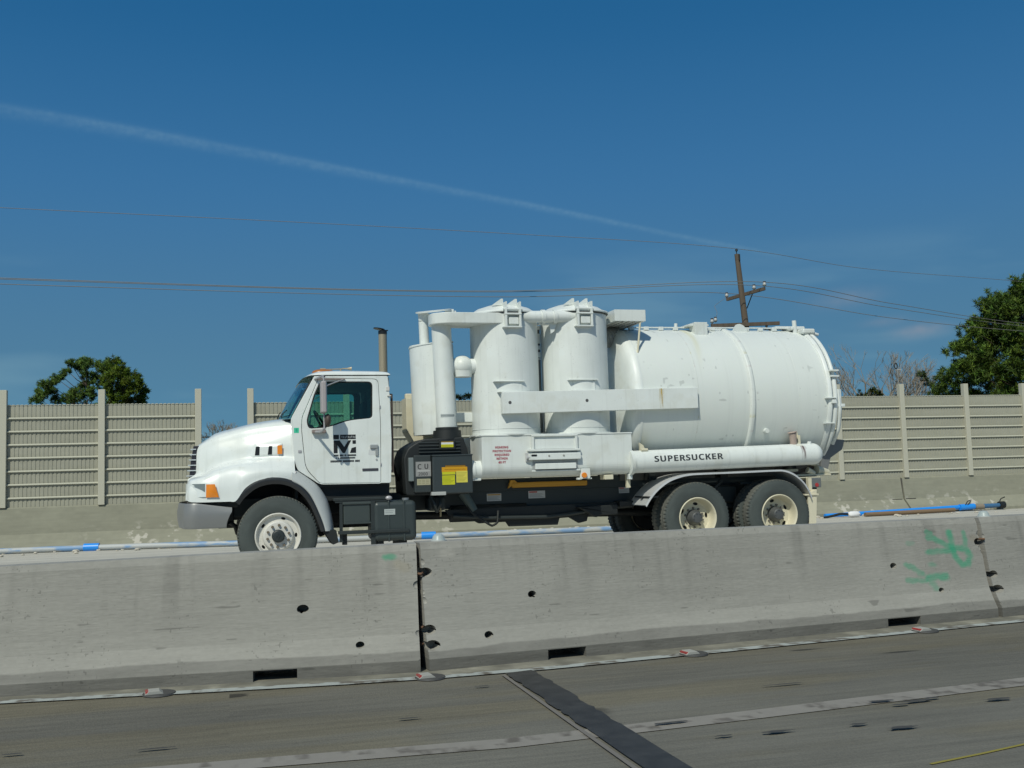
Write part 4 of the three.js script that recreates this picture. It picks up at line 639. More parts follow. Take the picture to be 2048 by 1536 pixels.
// white pipework above the blower
part(TR, 'stack_base', [cyl([2.405, 1.77, 0.82], [2.405, 1.90, 0.82], 0.21, 0.20, 28), cyl([2.405, 1.895, 0.82], [2.405, 1.945, 0.82], 0.165, 0.165, 28)], MAT.black);
const riser = part(TR, 'riser_pipe', [cyl([2.40, 1.93, 0.82], [2.352, 3.46, 0.82], 0.142, 0.142, 32, true)], MAT.body);
part(riser, 'riser_label', (() => { const g = new THREE.CylinderGeometry(0.1435, 0.1435, 0.045, 24, 1, true, -0.75, 1.6).translate(2.392, 2.11, 0.82); return g; })(), std(1, 1, 1, 0.5, 0, { map: art(256, 48, (g) => { g.fillStyle = '#b9c0be'; g.fillRect(0, 0, 256, 48); g.fillStyle = '#6d7476'; let x = 8; for (let i = 0; i < 13; i++) { g.fillRect(x, 8, 12, 32); x += 19; } }) }), null, true);
part(TR, 'duct', extY(round([[2.175, 0.70, 0.12], [2.175, 1.0, 0.12], [2.36, 1.13, 0.1], [3.30, 1.14, 0], [3.30, 0.58, 0], [2.36, 0.58, 0.1]], 0.1, 8), 3.42, 3.575, 0.008), MAT.body);
part(TR, 'silencer', [cyl([2.32, 1.86, 0.40], [2.28, 3.18, 0.40], 0.325, 0.325, 40), cyl([2.28, 3.18, 0.40], [2.278, 3.195, 0.40], 0.335, 0.335, 40)], MAT.body);
part(TR, 'vent_post', [cyl([2.185, 3.18, 0.38], [2.175, 3.54, 0.38], 0.072, 0.072, 20)], MAT.body);
part(TR, 'pressure_cap', [new THREE.CylinderGeometry(0.27, 0.27, 0.022, 40).rotateX(0.15).rotateZ(0.115).translate(2.33, 3.70, 0.40), cyl([2.18, 3.54, 0.38], [2.20, 3.66, 0.38], 0.075, 0.11, 24), bx(2.50, 2.62, 3.655, 3.72, 0.38, 0.50, 0.01), bx(2.56, 2.66, 3.64, 3.70, 0.42, 0.48, 0.01)], MAT.body);
part(TR, 'intake_hopper', [ext([[1.96, 2.44], [2.45, 2.44], [2.45, 1.86], [2.20, 1.77], [2.06, 1.77], [1.96, 1.94]], -0.45, -0.02, [], 0.01), bx(1.98, 2.10, 2.44, 2.52, -0.3, -0.2, 0.02)], MAT.cream);
part(TR, 'elbow', [cyl([2.45, 2.84, 0.72], [2.95, 2.84, 0.72], 0.115, 0.115, 24), new THREE.SphereGeometry(0.155, 24, 16).translate(2.67, 2.84, 0.74), cyl([2.67, 2.68, 0.73], [2.67, 2.84, 0.73], 0.135, 0.155, 24)], MAT.body);
part(TR, 'elbow_ring', new THREE.TorusGeometry(0.08, 0.016, 8, 24).rotateY(0.4).translate(2.36, 2.97, 0.735), MAT.greyMetal);
part(TR, 'brace', bx(2.5, 2.98, 2.03, 2.17, 0.5, 0.58, 0.008), MAT.body);

// filter box with the curved lower edge, hatch, lettering
const BX0 = 2.83, BX1 = 5.10;
part(TR, 'filter_box', [extX([[1.165, 1.80], [1.165, 1.38], ...[...Array(11)].map((_, i) => { const a = i / 10 * A / 2; return [0.985 + 0.18 * Math.cos(a), 1.38 - 0.18 * Math.sin(a)]; }), [0.45, 1.20], [0.45, 1.80]], BX0, BX1, 0.004), bx(BX0 - 0.01, BX1 + 0.01, 1.795, 1.815, 0.44, 1.175, 0.004)], MAT.body);
part(TR, 'rear_box', bx(BX0, BX1, 1.2, 1.80, -1.1, 0.44, 0.01), MAT.body);
part(TR, 'pipe_cap', [cyl([2.71, 1.32, 1.0], [2.84, 1.32, 1.0], 0.13, 0.135, 28), cyl([2.69, 1.32, 1.0], [2.74, 1.32, 1.0], 0.145, 0.145, 28), bx(2.70, 2.83, 1.17, 1.21, 0.9, 1.08, 0.01)], MAT.body);
decal('hearing_notice', 2.955, 3.285, 1.39, 1.665, 1.1672, art(384, 320, (g, w, h) => { g.clearRect(0, 0, w, h); g.fillStyle = '#a8344a'; g.textAlign = 'center'; g.font = 'bold 52px sans-serif'; ['HEARING', 'PROTECTION', 'REQUIRED', 'WITHIN', '40 FT'].forEach((t, i) => g.fillText(t, w / 2, 54 + i * 62, w * 0.96)); }), 'red hearing protection notice', true);
{ const hatch = part(TR, 'hatch', [bx(3.555, 4.255, 1.60, 1.80, 1.165, 1.18), bx(3.555, 3.595, 1.585, 1.80, 1.165, 1.205, 0.006), bx(4.21, 4.25, 1.585, 1.80, 1.165, 1.205, 0.006), bx(3.555, 4.25, 1.775, 1.80, 1.165, 1.21, 0.006), bx(3.49, 4.285, 1.565, 1.595, 1.165, 1.225, 0.006)], MAT.body);
  part(hatch, 'hatch_recess', bx(3.57, 4.25, 1.29, 1.565, 1.165, 1.17), std(0.32, 0.335, 0.335, 0.6)); part(hatch, 'latch_bar', [bx(3.50, 4.285, 1.44, 1.535, 1.17, 1.235, 0.01)], MAT.body); part(hatch, 'drip_tray', [bx(3.60, 4.215, 1.305, 1.39, 1.17, 1.215, 0.008), bx(3.55, 4.28, 1.275, 1.295, 1.165, 1.20, 0.004)], MAT.body);
  part(hatch, 'tray_gap', bx(3.60, 4.21, 1.294, 1.305, 1.17, 1.212), MAT.black); part(hatch, 'latch_slot', ext(round([[3.535, 1.492], [3.62, 1.492], [3.62, 1.52], [3.535, 1.52]], 0.014), 1.2345, 1.2375), MAT.blackGloss);
  for (const x of [3.80, 4.02]) part(hatch, 'bolt', cyl([x, 1.497, 1.23], [x, 1.497, 1.242], 0.016, 0.013, 10), std(0.3, 0.29, 0.27, 0.5)); part(hatch, 'latch_hook', [cyl([3.47, 1.48, 1.21], [3.56, 1.47, 1.21], 0.03, 0.022, 12), bx(3.46, 3.52, 1.42, 1.55, 1.17, 1.2, 0.01)], MAT.alu); }
part(TR, 'lamp_plate', [ext(round([[4.30, 1.30], [4.43, 1.30], [4.43, 1.16], [4.27, 1.15]], 0.015), 1.16, 1.19, [], 0.004), bx(4.24, 4.31, 1.14, 1.17, 1.1, 1.17, 0.006), bx(4.40, 4.46, 1.145, 1.165, 1.1, 1.17, 0.006)], MAT.body); part(TR, 'side_lamp', cyl([4.335, 1.205, 1.185], [4.335, 1.205, 1.215], 0.042, 0.036, 20), MAT.amber);
parts(TR, 'box_strut', [bx(4.68, 4.82, 1.13, 1.2, 0.9, 1.1, 0.01), bx(5.06, 5.12, 1.0, 1.25, 0.95, 1.0)], MAT.cream);

// long rail in front of the silos
const railM = part(TR, 'side_beam', [(() => { const g = flat(bx(3.13, 6.155, 2.108, 2.416, 1.13, 1.25, 0.006)); const p = g.attributes.position; for (let i = 0; i < p.count; i++) p.setY(i, p.getY(i) + (p.getX(i) - 3.13) * 0.0152); g.computeVertexNormals(); return g; })()], MAT.body);
for (const [x, y] of [[3.238, 2.266], [4.397, 2.284]]) part(railM, 'beam_hole', cyl([x, y, 1.248], [x, y, 1.2525], 0.023, 0.023, 16), std(0.08, 0.08, 0.08, 0.6));
const runTex = (a) => art(64, 256, (g) => { g.clearRect(0, 0, 64, 256); for (let i = 0; i < 34; i++) { const x = 32 + (hash(i, 4) - 0.5) * (hash(i, 5) * 56), l = 60 + 196 * hash(i, 6); g.fillStyle = a ? `rgba(196,168,86,${0.05 + 0.07 * hash(i, 7)})` : `rgba(80,25,25,${0.05 + 0.09 * hash(i, 7)})`; g.fillRect(x - 3, a ? 0 : 10 * hash(i, 9), 3 + hash(i, 8) * 5, l); } });
part(TR, 'rust_run', sheetXY(5.51, 5.63, 2.150, 2.452, 1.2525), std(1, 1, 1, 0.6, 0, { map: runTex(1), transparent: true }), 'yellow rust run', true);

// two filter silos
const railZ = 0.655;
function silo(cx, top) {
  const s = new THREE.Group(); s.name = numbered('silo'); s.position.set(cx, 0, railZ); TR.add(s); const R = 0.503;
  part(s, 'shell', [cyl([0, 1.815, 0], [0, top, 0], R, R, 72, true), cyl([0, 1.812, 0], [0, 1.835, 0], R + 0.035, R + 0.035, 72), zl2([[R + 0.004, 1.90], [R + 0.007, 1.905], [R + 0.004, 1.91]])], MAT.body);
  part(s, 'lid', [zl2([[R + 0.03, top - 0.012], [R + 0.034, top + 0.002], [R + 0.03, top + 0.018], [R - 0.02, top + 0.028], [0.40, top + 0.085], [0.25, top + 0.135], [0.1, top + 0.16], [0, top + 0.163]])], MAT.body);
  part(s, 'lid_gap', zl2([[R + 0.006, top - 0.035], [R + 0.010, top - 0.024], [R + 0.006, top - 0.013]]), std(0.12, 0.12, 0.11, 0.8));
  const c = part(s, 'clamp', [-0.105, 0.105].map((x) => bx(x - 0.016, x + 0.016, top - 0.235, top + 0.03, 0.515, 0.575, 0.006)).concat([bx(-0.125, 0.125, top - 0.065, top - 0.04, 0.49, 0.58, 0.006), bx(-0.15, 0.13, top - 0.25, top - 0.232, 0.48, 0.575, 0.006), cyl([-0.14, top + 0.02, 0.535], [0.14, top + 0.02, 0.535], 0.018, 0.018, 12)]), MAT.body);
  part(c, 'clamp_plate', bx(-0.06, 0.085, top - 0.20, top - 0.10, 0.50, 0.55, 0.008), MAT.body);
  for (const x of [-0.10, 0.11]) part(s, 'lid_fin', [ext([[-0.14, 0], [0.035, 0], [0.03, 0.10], [0.0, 0.10]], 0.30, 0.33).translate(x - 0.02, top + 0.10, 0.02), bx(x - 0.005, x + 0.018, top + 0.02, top + 0.13, 0.3, 0.54)], MAT.body);
  return s;
}
const zl2 = (pts) => lathe(pts, 72);
const silo1 = silo(3.332, 3.60), silo2 = silo(4.425, 3.625);
for (const [x, y] of [[3.25, 2.418], [4.37, 2.435]]) part(TR, 'beam_pad', [bx(x - 0.21, x + 0.24, y + 0.155, y + 0.165, 0.9, 1.18, 0.003), bx(x + 0.16, x + 0.2, y, y + 0.15, 1.05, 1.15, 0.006), bx(x - 0.16, x + 0.16, y, y + 0.012, 1.05, 1.2)], MAT.body);
part(TR, 'crossover_pipe', [cyl([3.50, 3.525, 1.06], [4.35, 3.545, 1.06], 0.088, 0.088, 28), cyl([3.80, 3.532, 1.06], [3.85, 3.533, 1.06], 0.104, 0.104, 28), cyl([3.98, 3.537, 1.06], [4.03, 3.538, 1.06], 0.104, 0.104, 28)], MAT.body);
part(TR, 'crossover_bracket', [ext([[3.93, 3.45], [4.05, 3.45], [4.0, 3.32], [3.95, 3.29]], 1.0, 1.03), bx(3.76, 3.93, 3.42, 3.445, 0.96, 1.06, 0.006)], MAT.body);
{ const h = part(TR, 'drop_hose', [cyl([3.875, 1.85, 0.60], [3.868, 3.46, 0.60], 0.04, 0.04, 18)], std(0.10, 0.11, 0.11, 0.6)); for (const [a, b] of [[2.95, 2.965], [2.98, 3.06], [3.10, 3.16], [3.19, 3.34], [3.40, 3.46]]) part(h, 'hose_sleeve', cyl([3.87, a, 0.60], [3.87, b, 0.60], 0.047, 0.047, 18), MAT.body); }
part(TR, 'drip_leg', [cyl([3.99, 1.82, 0.75], [4.0, 1.98, 0.75], 0.022, 0.04, 12)], MAT.cream);

// debris tank
const TY = 2.33, TZ = 0.0, TRr = 1.165;
const tankTex = tex(1024, 1024, (u, v) => {      // u along the tank, v round it
  // u is the turn round the tank (0 the near side, 0.25 underneath, 0.75 the top), v runs to the rear
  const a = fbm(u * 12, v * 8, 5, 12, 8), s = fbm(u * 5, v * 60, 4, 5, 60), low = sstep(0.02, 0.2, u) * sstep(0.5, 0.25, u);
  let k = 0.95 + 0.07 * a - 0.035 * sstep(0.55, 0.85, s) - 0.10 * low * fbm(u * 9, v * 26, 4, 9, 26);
  let c = [k, k * 0.998, k * (0.985)];
  const spot = sstep(0.80, 0.86, vn(u * 130, v * 60)) * sstep(0.6, 0.8, vn(u * 30 + 9, v * 17)); c = c.map((q) => q * (1 - 0.22 * spot));
  const uu = u > 0.5 ? u - 1 : u;                                        // rust that ran down from the top box and at the front lower edge
  const r1 = Math.exp(-Math.pow((v - 0.335 - 0.012 * Math.sin(uu * 30)) / 0.014, 2)) * sstep(-0.30, -0.2, uu) * sstep(-0.04, -0.16, uu) * (0.4 + 0.9 * fbm(u * 14, v * 80, 3, 14, 80));
  const r2 = sstep(0.075, 0.0, v) * sstep(0.05, 0.12, uu) * sstep(0.32, 0.2, uu) * (0.2 + 1.1 * fbm(u * 14, v * 40, 3, 14, 40));
  const r3 = Math.exp(-Math.pow((v - 0.80) / 0.016, 2)) * sstep(0.06, 0.11, uu) * (0.2 + fbm(u * 20, v * 120, 3, 20, 120)) * 0.8;
  const f = clamp(0.5 * r1 + 0.55 * r2), g = clamp(r3 * 0.7); return [c[0] * (1 - 0.16 * f - 0.3 * g), c[1] * (1 - 0.26 * f - 0.5 * g), c[2] * (1 - 0.62 * f - 0.52 * g)];
});
const xl = (pts, seg = 96) => lathe(pts.map(([x, r]) => [r, x]), seg).rotateZ(-A / 2);   // profile (x, radius) turned about the tank's axis
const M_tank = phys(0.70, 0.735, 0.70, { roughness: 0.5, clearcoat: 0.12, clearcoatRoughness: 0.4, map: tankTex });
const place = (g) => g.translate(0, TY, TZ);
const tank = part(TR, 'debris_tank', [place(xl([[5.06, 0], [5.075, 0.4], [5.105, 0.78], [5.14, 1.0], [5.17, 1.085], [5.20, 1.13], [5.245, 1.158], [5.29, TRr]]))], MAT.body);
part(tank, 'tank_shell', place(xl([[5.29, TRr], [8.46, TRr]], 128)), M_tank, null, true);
part(tank, 'front_band', place(xl([[5.275, TRr + 0.002], [5.285, TRr + 0.005], [5.31, TRr + 0.005], [5.32, TRr + 0.002]])), MAT.body);
part(tank, 'ring', place(xl([[7.06, TRr + 0.001], [7.075, TRr + 0.028], [7.09, TRr + 0.034], [7.125, TRr + 0.034], [7.14, TRr + 0.028], [7.16, TRr + 0.001]])), M_tank);
parts(tank, 'weld', [6.2, 7.9].map((x) => place(xl([[x, TRr + 0.001], [x + 0.008, TRr + 0.004], [x + 0.016, TRr + 0.001]]))), M_tank);
part(tank, 'rear_ring', place(xl([[8.40, TRr + 0.001], [8.405, TRr + 0.02], [8.45, TRr + 0.03], [8.475, TRr + 0.03], [8.48, TRr - 0.03]])), MAT.body);
part(TR, 'rear_door', [place(xl([[8.49, TRr - 0.05], [8.495, TRr + 0.03], [8.55, TRr + 0.03], [8.57, TRr + 0.005], [8.60, 1.08], [8.70, 0.80], [8.77, 0.45], [8.79, 0]])), tube([[8.62, 2.43, 1.10], [8.64, 2.1, 1.10], [8.64, 1.8, 1.02], [8.63, 1.58, 0.85]], 0.028, 16, 8), tube([[8.66, 2.43, 1.08], [8.66, 2.1, 1.08], [8.66, 1.8, 1.0], [8.65, 1.58, 0.83]], 0.028, 16, 8)], MAT.body);
part(TR, 'door_latch', [2.72, 2.63].map((y) => bx(8.46, 8.60, y - 0.012, y + 0.012, 1.13, 1.20, 0.004)).concat([2.29, 1.90].map((y) => { const z = Math.sqrt(1.20 * 1.20 - (y - TY) ** 2); return bx(8.34, 8.52, y - 0.01, y + 0.008, z - 0.03, z + 0.03, 0.003); }), bx(8.44, 8.51, 2.20, 2.26, 1.19, 1.235, 0.008), bx(8.60, 8.73, 2.15, 2.20, 1.06, 1.12, 0.008)), MAT.body);
part(TR, 'discharge_plate', [ext([[8.55, 1.68], [8.93, 1.64], [8.88, 1.49], [8.66, 1.36], [8.58, 1.12], [8.46, 1.12]], 0.68, 0.74, [], 0.006)], std(0.16, 0.165, 0.165, 0.6));
part(TR, 'door_hinge', [bx(8.25, 8.50, 3.46, 3.52, 0.1, 0.45, 0.02), bx(8.36, 8.58, 3.38, 3.46, 0.30, 0.62, 0.025), ...[0.2, 0.38, 0.56].map((z) => cyl([8.40, 3.46 - z * 0.06, z], [8.66, 3.40 - z * 0.06, z], 0.03, 0.026, 12)), bx(8.05, 8.5, 3.50, 3.54, 0.15, 0.3, 0.01)], MAT.body);
part(TR, 'top_rail', [tube([[5.30, 3.49, 0.32], [6.1, 3.495, 0.32], [7.0, 3.50, 0.32], [7.9, 3.50, 0.32], [8.35, 3.50, 0.32]], 0.012, 40), ...[5.5, 5.75, 6.0, 6.25, 6.9, 7.5, 7.75, 8.0].map((x) => bx(x - 0.04, x + 0.04, 3.45, 3.507, 0.29, 0.35, 0.006))], MAT.body);
part(TR, 'top_box', [bx(6.48, 6.70, 3.30, 3.555, 0.35, 0.56, 0.008), bx(6.40, 6.75, 3.50, 3.53, 0.2, 0.5, 0.006), bx(6.69, 6.80, 3.44, 3.47, 0.3, 0.48, 0.006)], MAT.body);
part(TR, 'vent_pipe', cyl([6.27, 3.44, 0.3], [6.275, 3.565, 0.3], 0.028, 0.028, 14), MAT.body); part(TR, 'vent_pipe', cyl([8.33, 3.36, 0.42], [8.318, 3.615, 0.42], 0.036, 0.036, 16), MAT.body);
part(TR, 'lifting_lug', [ext(round([[7.22, 3.42], [7.50, 3.42], [7.44, 3.53], [7.36, 3.565], [7.30, 3.55]], 0.03), 0.34, 0.37)], MAT.body);
part(TR, 'tank_boss', [cyl([7.36, 1.80, 0.98], [7.36, 1.80, 1.10], 0.045, 0.035, 16)], MAT.body);
parts(TR, 'tank_saddle', [5.6, 6.8, 8.0].map((x) => bx(x - 0.06, x + 0.06, 1.10, 1.35, -0.7, 0.7)), MAT.black);
part(TR, 'sub_frame', [bx(5.15, 8.5, 1.10, 1.40, 0.42, 0.50), bx(5.15, 8.5, 1.10, 1.40, -0.50, -0.42)], std(0.12, 0.115, 0.10, 0.7));

// boom arm between the silo and the tank, and a ribbed hose added to stand in for striped shade
part(TR, 'boom_bracket', [bx(4.99, 5.49, 3.50, 3.674, -0.85, 0.95, 0.004)], MAT.body);
part(TR, 'bracket_ribs', [0, 1, 2, 3, 4].map((i) => bx(5.04 + i * 0.09, 5.06 + i * 0.09, 3.485, 3.5, -0.84, 0.93)), std(0.45, 0.43, 0.38, 0.7));
{ const P = [[4.70, 3.22, 0.30], [4.92, 3.27, 0.34], [5.10, 3.32, 0.32], [5.28, 3.38, 0.18], [5.40, 3.42, -0.1]]; const c = new THREE.CatmullRomCurve3(P.map((p) => new THREE.Vector3(...p)));
  const g = new THREE.TubeGeometry(c, 120, 0.135, 20); const p = g.attributes.position, n = g.attributes.normal; for (let i = 0; i < p.count; i++) { const ring = Math.floor(i / 21), k = 0.014 * Math.sin(ring / 120 * 2 * A * 20); p.setXYZ(i, p.getX(i) + n.getX(i) * k, p.getY(i) + n.getY(i) * k, p.getZ(i) + n.getZ(i) * k); } g.computeVertexNormals();
  part(TR, 'added_ribbed_hose', g, std(0.30, 0.30, 0.28, 0.6)); }
part(TR, 'hanging_rod', cyl([5.41, 3.50, 0.92], [5.345, 3.02, 0.93], 0.016, 0.016, 10), MAT.cream);

// side pipe
{ const y0 = 1.375, y1 = 1.425, x0 = 5.10, x1 = 8.13, r = 0.166, z = 1.08, dir = Math.atan2(y1 - y0, x1 - x0);
  const prof = []; for (let i = 0; i <= 10; i++) { const a = A / 2 * i / 10; prof.push([r * Math.sin(a), x1 - x0 + 0.15 * Math.cos(a)]); }
  const pipe = part(TR, 'side_pipe', [lathe([...prof, [r, 0]], 48).rotateZ(-A / 2).rotateZ(dir).translate(x0, y0, z)], MAT.body);
  part(pipe, 'pipe_flange', [cyl([5.07, 1.372, z], [5.12, 1.373, z], r + 0.022, r + 0.022, 40), bx(5.06, 5.12, 1.12, 1.2, 1.0, 1.1, 0.01)], MAT.body);
  for (const x of [5.30, 7.86]) part(pipe, 'pipe_clamp', [ext([[x - 0.03, 1.50], [x + 0.06, 1.53], [x + 0.02, 1.62], [x - 0.04, 1.66]], 1.03, 1.07), cyl([x - 0.05, 1.55, 1.15], [x + 0.05, 1.55, 1.15], 0.022, 0.022, 10)], MAT.cream);
  part(pipe, 'pipe_knob', cyl([8.06, 1.56, 1.12], [8.06, 1.62, 1.12], 0.035, 0.03, 14), MAT.body);
  const patch = (xa, xb, t0, t1) => { const g = surf((u, v) => { const x = xa + (xb - xa) * u, a = t0 + (t1 - t0) * v; return [x, y0 + (x - x0) * Math.tan(dir) + (r + 0.0015) * Math.sin(a), z + (r + 0.0015) * Math.cos(a)]; }, 20, 10); return g; };
  part(pipe, 'pipe_lettering', patch(5.405, 6.53, -0.12, 0.52), std(1, 1, 1, 0.5, 0, { transparent: true, alphaTest: 0.02, map: art(1024, 112, (g, w, h) => { g.clearRect(0, 0, w, h); g.fillStyle = '#383c3d'; g.font = 'bold 116px sans-serif'; g.textBaseline = 'middle'; const t = 'SUPERSUCKER', m = g.measureText(t).width; g.save(); g.translate(4, h / 2 + 3); g.scale((w - 8) / m, 1.12); g.fillText(t, 0, 0); g.restore(); }) }), null, true);
  part(pipe, 'rust_patch', patch(7.83, 7.97, -0.5, 0.95), std(1, 1, 1, 0.8, 0, { transparent: true, map: runTex(0) }), 'dark red rust patch', true);
}
part(TR, 'drain_valve', [cyl([7.81, 1.55, 1.08], [7.78, 1.76, 1.12], 0.05, 0.06, 14), cyl([7.775, 1.76, 1.12], [7.773, 1.775, 1.12], 0.075, 0.07, 16)], std(0.42, 0.33, 0.28, 0.6));
part(TR, 'valve_lever', [bx(7.90, 7.95, 1.52, 1.72, 1.02, 1.06, 0.008), bx(7.86, 7.92, 1.66, 1.76, 1.0, 1.04, 0.008)], MAT.cream);

// rear fenders, tail, flaps
for (const s of [1, -1]) {
  const fp = [[5.245, 0.74], [5.33, 0.86], [5.45, 0.98], [5.62, 1.09], [5.80, 1.15], [5.97, 1.178], [6.2, 1.185], [6.8, 1.19], [7.35, 1.198], [7.54, 1.19], [7.70, 1.13], [7.84, 1.02], [7.93, 0.90], [7.99, 0.76]];
  const at = (u, r) => { const k = u * (fp.length - 1), t = fp.map((_, i) => i); return [tab(t, fp.map((p) => p[0]), k), tab(t, fp.map((p) => p[1]), k)]; };
  part(TR, 'rear_mudguard', [surf((u, v) => { const [x, y] = at(u); return [x, y, s * (0.60 + 0.645 * v)]; }, 70, 4), surf((u, v) => { const [x, y] = at(u), n = Math.hypot(x - 6.75, (y - 0.1) * 1.5); return [x - (x - 6.75) / n * 0.018 * v, y - 0.026 * v, s * (1.245 + 0.006 * v)]; }, 70, 2), surf((u, v) => { const [x, y] = at(u); return [x + (x < 6.75 ? 0.008 : -0.008), y - 0.012, s * (0.60 + 0.645 * v)]; }, 70, 2)], MAT.alu);
  part(TR, 'mudguard_bracket', [bx(5.30, 5.46, 0.845, 0.865, s > 0 ? 0.7 : -1.235, s > 0 ? 1.235 : -0.7), bx(5.27, 5.42, 0.83, 0.85, s * 1.0 - 0.03, s * 1.0 + 0.03)], MAT.black);
  part(TR, 'mudguard_stay', [bx(7.88, 8.12, 0.79, 0.815, s * 1.1 - 0.12, s * 1.1 + 0.12, 0.004)], MAT.cream);
  part(TR, 'mud_flap', [ext([[7.94, 0.80], [8.10, 0.88], [8.06, 0.34], [7.94, 0.34]], s > 0 ? 0.66 : -1.2, s > 0 ? 1.2 : -0.66)], MAT.cream);
  part(TR, 'flap_post', [bx(8.03, 8.09, 0.86, 1.05, s * 1.05 - 0.04, s * 1.05 + 0.04, 0.008)], MAT.cream);
  const tl = part(TR, 'tail_lamp', bx(8.09, 8.27, 0.905, 1.055, s * 1.0 - 0.06, s * 1.0 + 0.06, 0.012), std(0.14, 0.15, 0.15, 0.5)); part(tl, 'lens', cyl([8.19, 0.945, s * 1.055], [8.19, 0.945, s * 1.068], 0.032, 0.03, 14), MAT.red);
  part(TR, 'suspension', [bx(6.45, 7.05, 0.70, 0.98, s * 0.55 - 0.06, s * 0.55 + 0.06, 0.04), bx(6.0, 7.5, 0.62, 0.70, s * 0.52 - 0.05, s * 0.52 + 0.05, 0.02), cyl([6.55, 0.9, s * 0.75], [6.72, 1.05, s * 0.75], 0.03), bx(7.0, 7.35, 0.99, 1.02, s * 0.8 - 0.04, s * 0.8 + 0.04, 0.004)], MAT.slate);
}
part(TR, 'tail_bar', [bx(7.72, 8.5, 1.088, 1.112, 0.86, 0.98, 0.006), bx(7.85, 8.28, 1.055, 1.075, 0.92, 1.02, 0.004), bx(8.0, 8.30, 1.03, 1.05, 0.8, 0.95, 0.004)], MAT.cream);
parts(TR, 'tail_fitting', [cyl([8.10, 1.18, 0.95], [8.22, 1.12, 0.95], 0.05, 0.04, 12), bx(7.74, 7.98, 1.15, 1.2, 0.8, 0.9, 0.015), cyl([8.28, 1.17, 0.9], [8.52, 1.13, 0.85], 0.085, 0.05, 16), bx(8.20, 8.34, 1.24, 1.32, 0.78, 0.9, 0.02)], MAT.cream);
part(TR, 'tail_hose', tube([[7.6, 1.2, 0.85], [7.9, 1.13, 0.88], [8.15, 1.2, 0.86], [8.4, 1.22, 0.8]], 0.03, 20), MAT.darkBrown);

